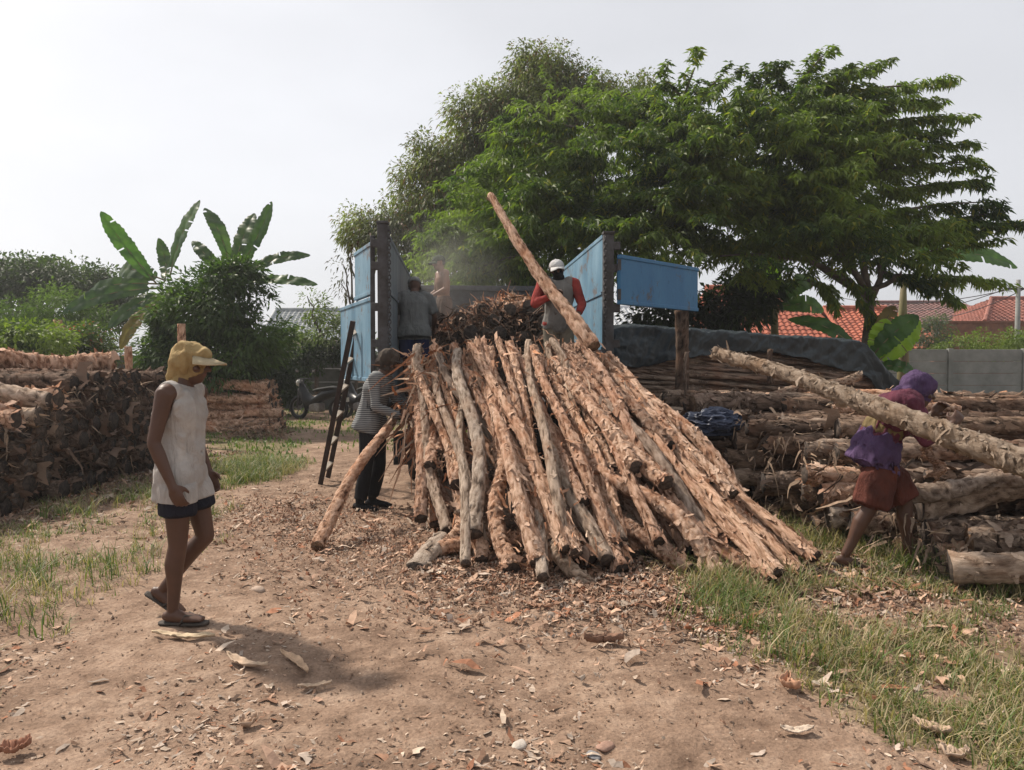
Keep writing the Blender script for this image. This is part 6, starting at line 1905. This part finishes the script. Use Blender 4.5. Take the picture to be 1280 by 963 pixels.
g2.loft([(c + I['fd'] * t, I['sd'], w_, I['up'], .008) for t, w_ in ((0, .08), (.04, .082), (.075, .06), (.09, .03))], 16); g2.build('visor', M_NET, ro, True)
for S in ('L', 'R'):
    an = J['an' + S]; ft = J.get('toe' + S, Vector((1, 0, 0))).normalized(); fs = Vector((0, 0, 1)).cross(ft).normalized(); he = an - ft * .045 - Vector((0, 0, .045)); z = Vector((0, 0, 1))
    b = MB(); b.loft([(he - ft * .025, fs, .025, z, .03), (he + ft * .01, fs, .038, z, .042), (he + ft * .07, fs, .043, z, .048), (he + ft * .13 - z * .008, fs, .050, z, .034), (he + ft * .20 - z * .014, fs, .052, z, .026), (he + ft * .245 - z * .02, fs, .03, z, .014)], 16)
    b.tube([an + z * .14, an - z * .02], [.047, .043], 14, dome=True)
    b.build('boot', M_TROU, ro, True)

# 3 grey shirted man seen from behind, on the truck
M_GSH = cloth('grey_shirt', (.16, .165, .16), (.11, .115, .115)); M_BLUESH = cloth('blue_shorts', (.028, .035, .085)); M_GCAP = cloth('grey_cap', (.22, .22, .215))
p3 = at(518, 490, 10.1); zf = FZ + .005
P3 = base_pose(pel=V_(-.02, 0, .88), che=V_(.05, 0, 1.20), nek=V_(.10, 0, 1.36), hed=V_(.17, 0, 1.47), face=V_(1, 0, -.35), hup=V_(.3, 0, 1), shL=V_(.08, .19, 1.31), shR=V_(.08, -.19, 1.31),
               elL=V_(.12, .26, 1.05), elR=V_(.10, -.27, 1.05), wrL=V_(.28, .22, .88), wrR=V_(.26, -.25, .86), curlL=.8, curlR=.8)
ro, J, I = person((p3.x, 10.1, zf), R(95), P3, 'worker in loose grey shirt and blue shorts with his back turned on the truck bed', .99, vox=.010)
leg_garment(ro, J, I, M_BLUESH, 'shorts', .92, (.108, .108, .094), seed=16)
top_garment(ro, J, I, M_GSH, 'grey_shirt', loose=1.22, sleeve=.85, bottom=-.13, seed=15, slv_r=1.5)
cap(ro, I, M_GCAP, 'cap')

# 4 bare chested man further in
M_GRCAP = cloth('green_cap', (.045, .065, .04)); M_SKIN4 = M_SKIN2; M_DUSTY = cloth('dusty_trousers', (.17, .12, .10), (.12, .085, .07))
p4 = at(555, 400, 11.9)
P4 = base_pose(face=V_(1, .1, -.2), elR=V_(.05, -.23, 1.10), wrR=V_(.24, -.16, .98), elL=V_(.06, .23, 1.10), wrL=V_(.25, .18, 1.0), che=V_(.02, 0, 1.23), nek=V_(.035, 0, 1.405), hed=V_(.085, 0, 1.53), shL=V_(.03, .18, 1.355), shR=V_(.03, -.18, 1.355))
ro, J, I = person((p4.x, 11.9, FZ + .46), R(205), P4, 'bare chested man in dark green cap standing high in the truck bed', .985, skin=M_SKIN4, vox=.010)
leg_garment(ro, J, I, M_DUSTY, 'trousers', 1, (.102, .098, .078), calf=.9, rc=.06, seed=17)
cap(ro, I, M_GRCAP, 'cap')
hb = wrap(ro, I, M_HAIR, 'hair', [(-.03, 0, .01, .078, .080, .072)], .004, 30, 7)
# what he stands on
b = MB()
for i in range(2):
    put_log((p4.x - .9, 11.7 + i * .19, FZ + .10), (p4.x + .9, 11.75 + i * .19, FZ + .10), 'dark', .10, cat='log', group=GT, label='dark crosswise log low under the bare chested man, %s from the front' % od(i))
for i in range(2):
    put_log((p4.x - .8, 11.8 + i * .2, FZ + .30), (p4.x + .8, 11.82 + i * .2, FZ + .30), 'dark', .10, cat='log', group=GT, label='dark crosswise log right under the bare chested man, %s from the front' % od(i))
for i in range(1):
    pass

# 5 the man with red sleeves carrying the long pole
M_RED = cloth('red_sleeve', (.34, .055, .045), (.19, .032, .028)); M_GTEE = cloth('grey_tee', (.22, .21, .195), (.15, .145, .135)); M_KHAKI = cloth('khaki_trousers', (.21, .185, .14), (.15, .13, .10))
M_WCAP = cloth('white_cap', (.55, .55, .54), (.42, .42, .41)); M_MASK = cloth('black_mask', (.02, .02, .022))
p5 = at(698, 400, 8.95)
P5 = base_pose(face=V_(1, .02, -.12), che=V_(.01, 0, 1.22), hed=V_(.035, -.02, 1.53),
               shR=V_(0, -.19, 1.37), elR=V_(.14, -.29, 1.12), wrR=V_(.21, -.08, 1.215), hdR=V_(.35, .85, .45), pnR=V_(.6, .4, -.2), curlR=.55, thR=V_(0, 0, 1),
               shL=V_(0, .185, 1.37), elL=V_(.10, .27, 1.12), wrL=V_(.27, .20, .98), hdL=V_(.8, -.4, -.1), pnL=V_(0, 0, 1), curlL=.6)
ro, J, I = person((p5.x, 8.95, FZ + .005), R(-88), P5, 'worker in red sleeves, grey tee, white cap and black mask holding a long pole', .985)
# facing the camera: his right side is on the left of the picture
leg_garment(ro, J, I, M_KHAKI, 'trousers', 1, (.100, .095, .074), calf=.95, rc=.062, seed=20)
top_garment(ro, J, I, M_RED, 'red_undershirt', loose=1.0, sleeve=1.8, bottom=-.02, seed=18, amp=.006)
top_garment(ro, J, I, M_GTEE, 'grey_tee', loose=1.10, sleeve=-1, bottom=-.05, seed=19, neck=False, amp=.018, hemflare=.96)
cap(ro, I, M_WCAP, 'cap')
wrap(ro, I, M_MASK, 'face_mask', [(.035, 0, -.045, .072, .066, .052), (.0, 0, -.10, .075, .075, .055)], .004, 20, 8)
pA, pB = at(742, 434, 8.15), at(613, 244, 9.75)
put_log(pA, pB, None, 1, me=log_mesh('log', 2.8, .082, .042, 991, [M_FRESH, M_CUTT], .02, 70, .7), L=2.8, name='log', label='long tapering pole held up slantwise by the red sleeved worker', cat='log', group='logs being carried by hand')

# 6 the carrier at right
M_PURP = cloth('purple_cloth', (.105, .065, .14), (.05, .03, .068)); M_MAR = cloth('maroon_shirt', (.13, .035, .055), (.08, .025, .04)); M_RUST = cloth('rust_shorts', (.115, .038, .027), (.06, .022, .017)); M_OLIVE = cloth('olive_waist', (.20, .15, .07), (.12, .09, .05))
g = gnd(1098, 711)
P6 = base_pose(pel=V_(-.04, 0, .84), che=V_(.07, 0, 1.09), nek=V_(.16, 0, 1.21), hed=V_(.285, .08, 1.255), face=V_(1, .0, -.25), hup=V_(.45, 0, 1),
               shL=V_(.14, .17, 1.18), shR=V_(.12, -.18, 1.16), elR=V_(.20, -.25, .93), wrR=V_(.40, -.18, 1.03), hdR=V_(.6, .2, .75), pnR=V_(.3, 1, .2), curlR=.6, thR=V_(-.5, 0, .8),
               elL=V_(.25, .24, .96), wrL=V_(.42, .18, 1.08), hdL=V_(.6, -.2, .75), curlL=.6,
               hipL=V_(0, .09, .80), hipR=V_(0, -.09, .80), knR=V_(-.10, -.10, .44), anR=V_(-.26, -.10, .11), toeR=V_(.95, 0, -.2), knL=V_(.21, .09, .45), anL=V_(.235, .09, .09), toeL=V_(1, .1, 0.05))
ro, J, I = person((g.x, g.y, gh(g.x, g.y)), R(-6), P6, 'carrier in purple cloths and rust red shorts with a straw coloured log on the shoulder', 1.05)
leg_garment(ro, J, I, M_RUST, 'shorts', .93, (.108, .112, .100), seed=22, amp=.028)
top_garment(ro, J, I, M_MAR, 'maroon_shirt', loose=1.10, sleeve=1.5, bottom=-.02, seed=21, amp=.02)
b = MB(); pel = J['pel']; b.loft([(pel + I['axP'] * t_, I['T'][2][1], a, I['sideP'], c) for t_, a, c in ((.13, .128, .165), (.06, .140, .185), (-.02, .156, .205), (-.09, .165, .215), (-.12, .160, .21))], 26)
o = b.build('purple_waist_cloth', M_PURP, ro, True); remesh(o, .011, 2, .5); wrinkle(o, .026, 9, 23); outside(o, kids(ro, 'body', 'shorts', 'maroon_shirt'), .01)
b = MB(); b.loft([(pel + I['axP'] * t_, I['T'][3][1], .132, I['sideP'], .17) for t_ in (.12, .16, .20)], 22); o = b.build('sash', M_OLIVE, ro, True); remesh(o, .012, 2, .5); wrinkle(o, .015, 12, 24)
wrap(ro, I, M_PURP, 'purple_head_cloth', [(-.02, 0, .035, .122, .105, .100), (-.075, 0, -.03, .085, .09, .075), (-.12, 0, -.07, .06, .07, .05), (.03, 0, .06, .07, .08, .055)], .022, 14, 9)
c1, c2 = J['shR'], J['nek']
b = MB(); b.ell((c1.x - .02, c1.y + .02, c1.z + .02), (.12, .13, .10)); b.ell((c1.x - .09, c1.y + .03, c1.z - .06), (.09, .12, .12)); b.ell((c1.x + .04, c1.y + .0, c1.z - .07), (.08, .10, .09))
o = b.build('shoulder_pad_cloth', M_MAR, ro, True); remesh(o, .010, 2, .5); wrinkle(o, .020, 13, 25)
sandals(ro, J, M_SOLE)
pA, pB = at(1420, 628, 4.02), at(909, 447, 6.62)
cl = put_log(pA, pB, None, 1, me=log_mesh('log', 4.6, .088, .050, 993, [M_STRAW, M_CUTT], .03, 1100, .8), L=4.4, name='log', label='long straw coloured shaggy log carried on the shoulder of the purple dressed person', cat='log', group='logs being carried by hand')
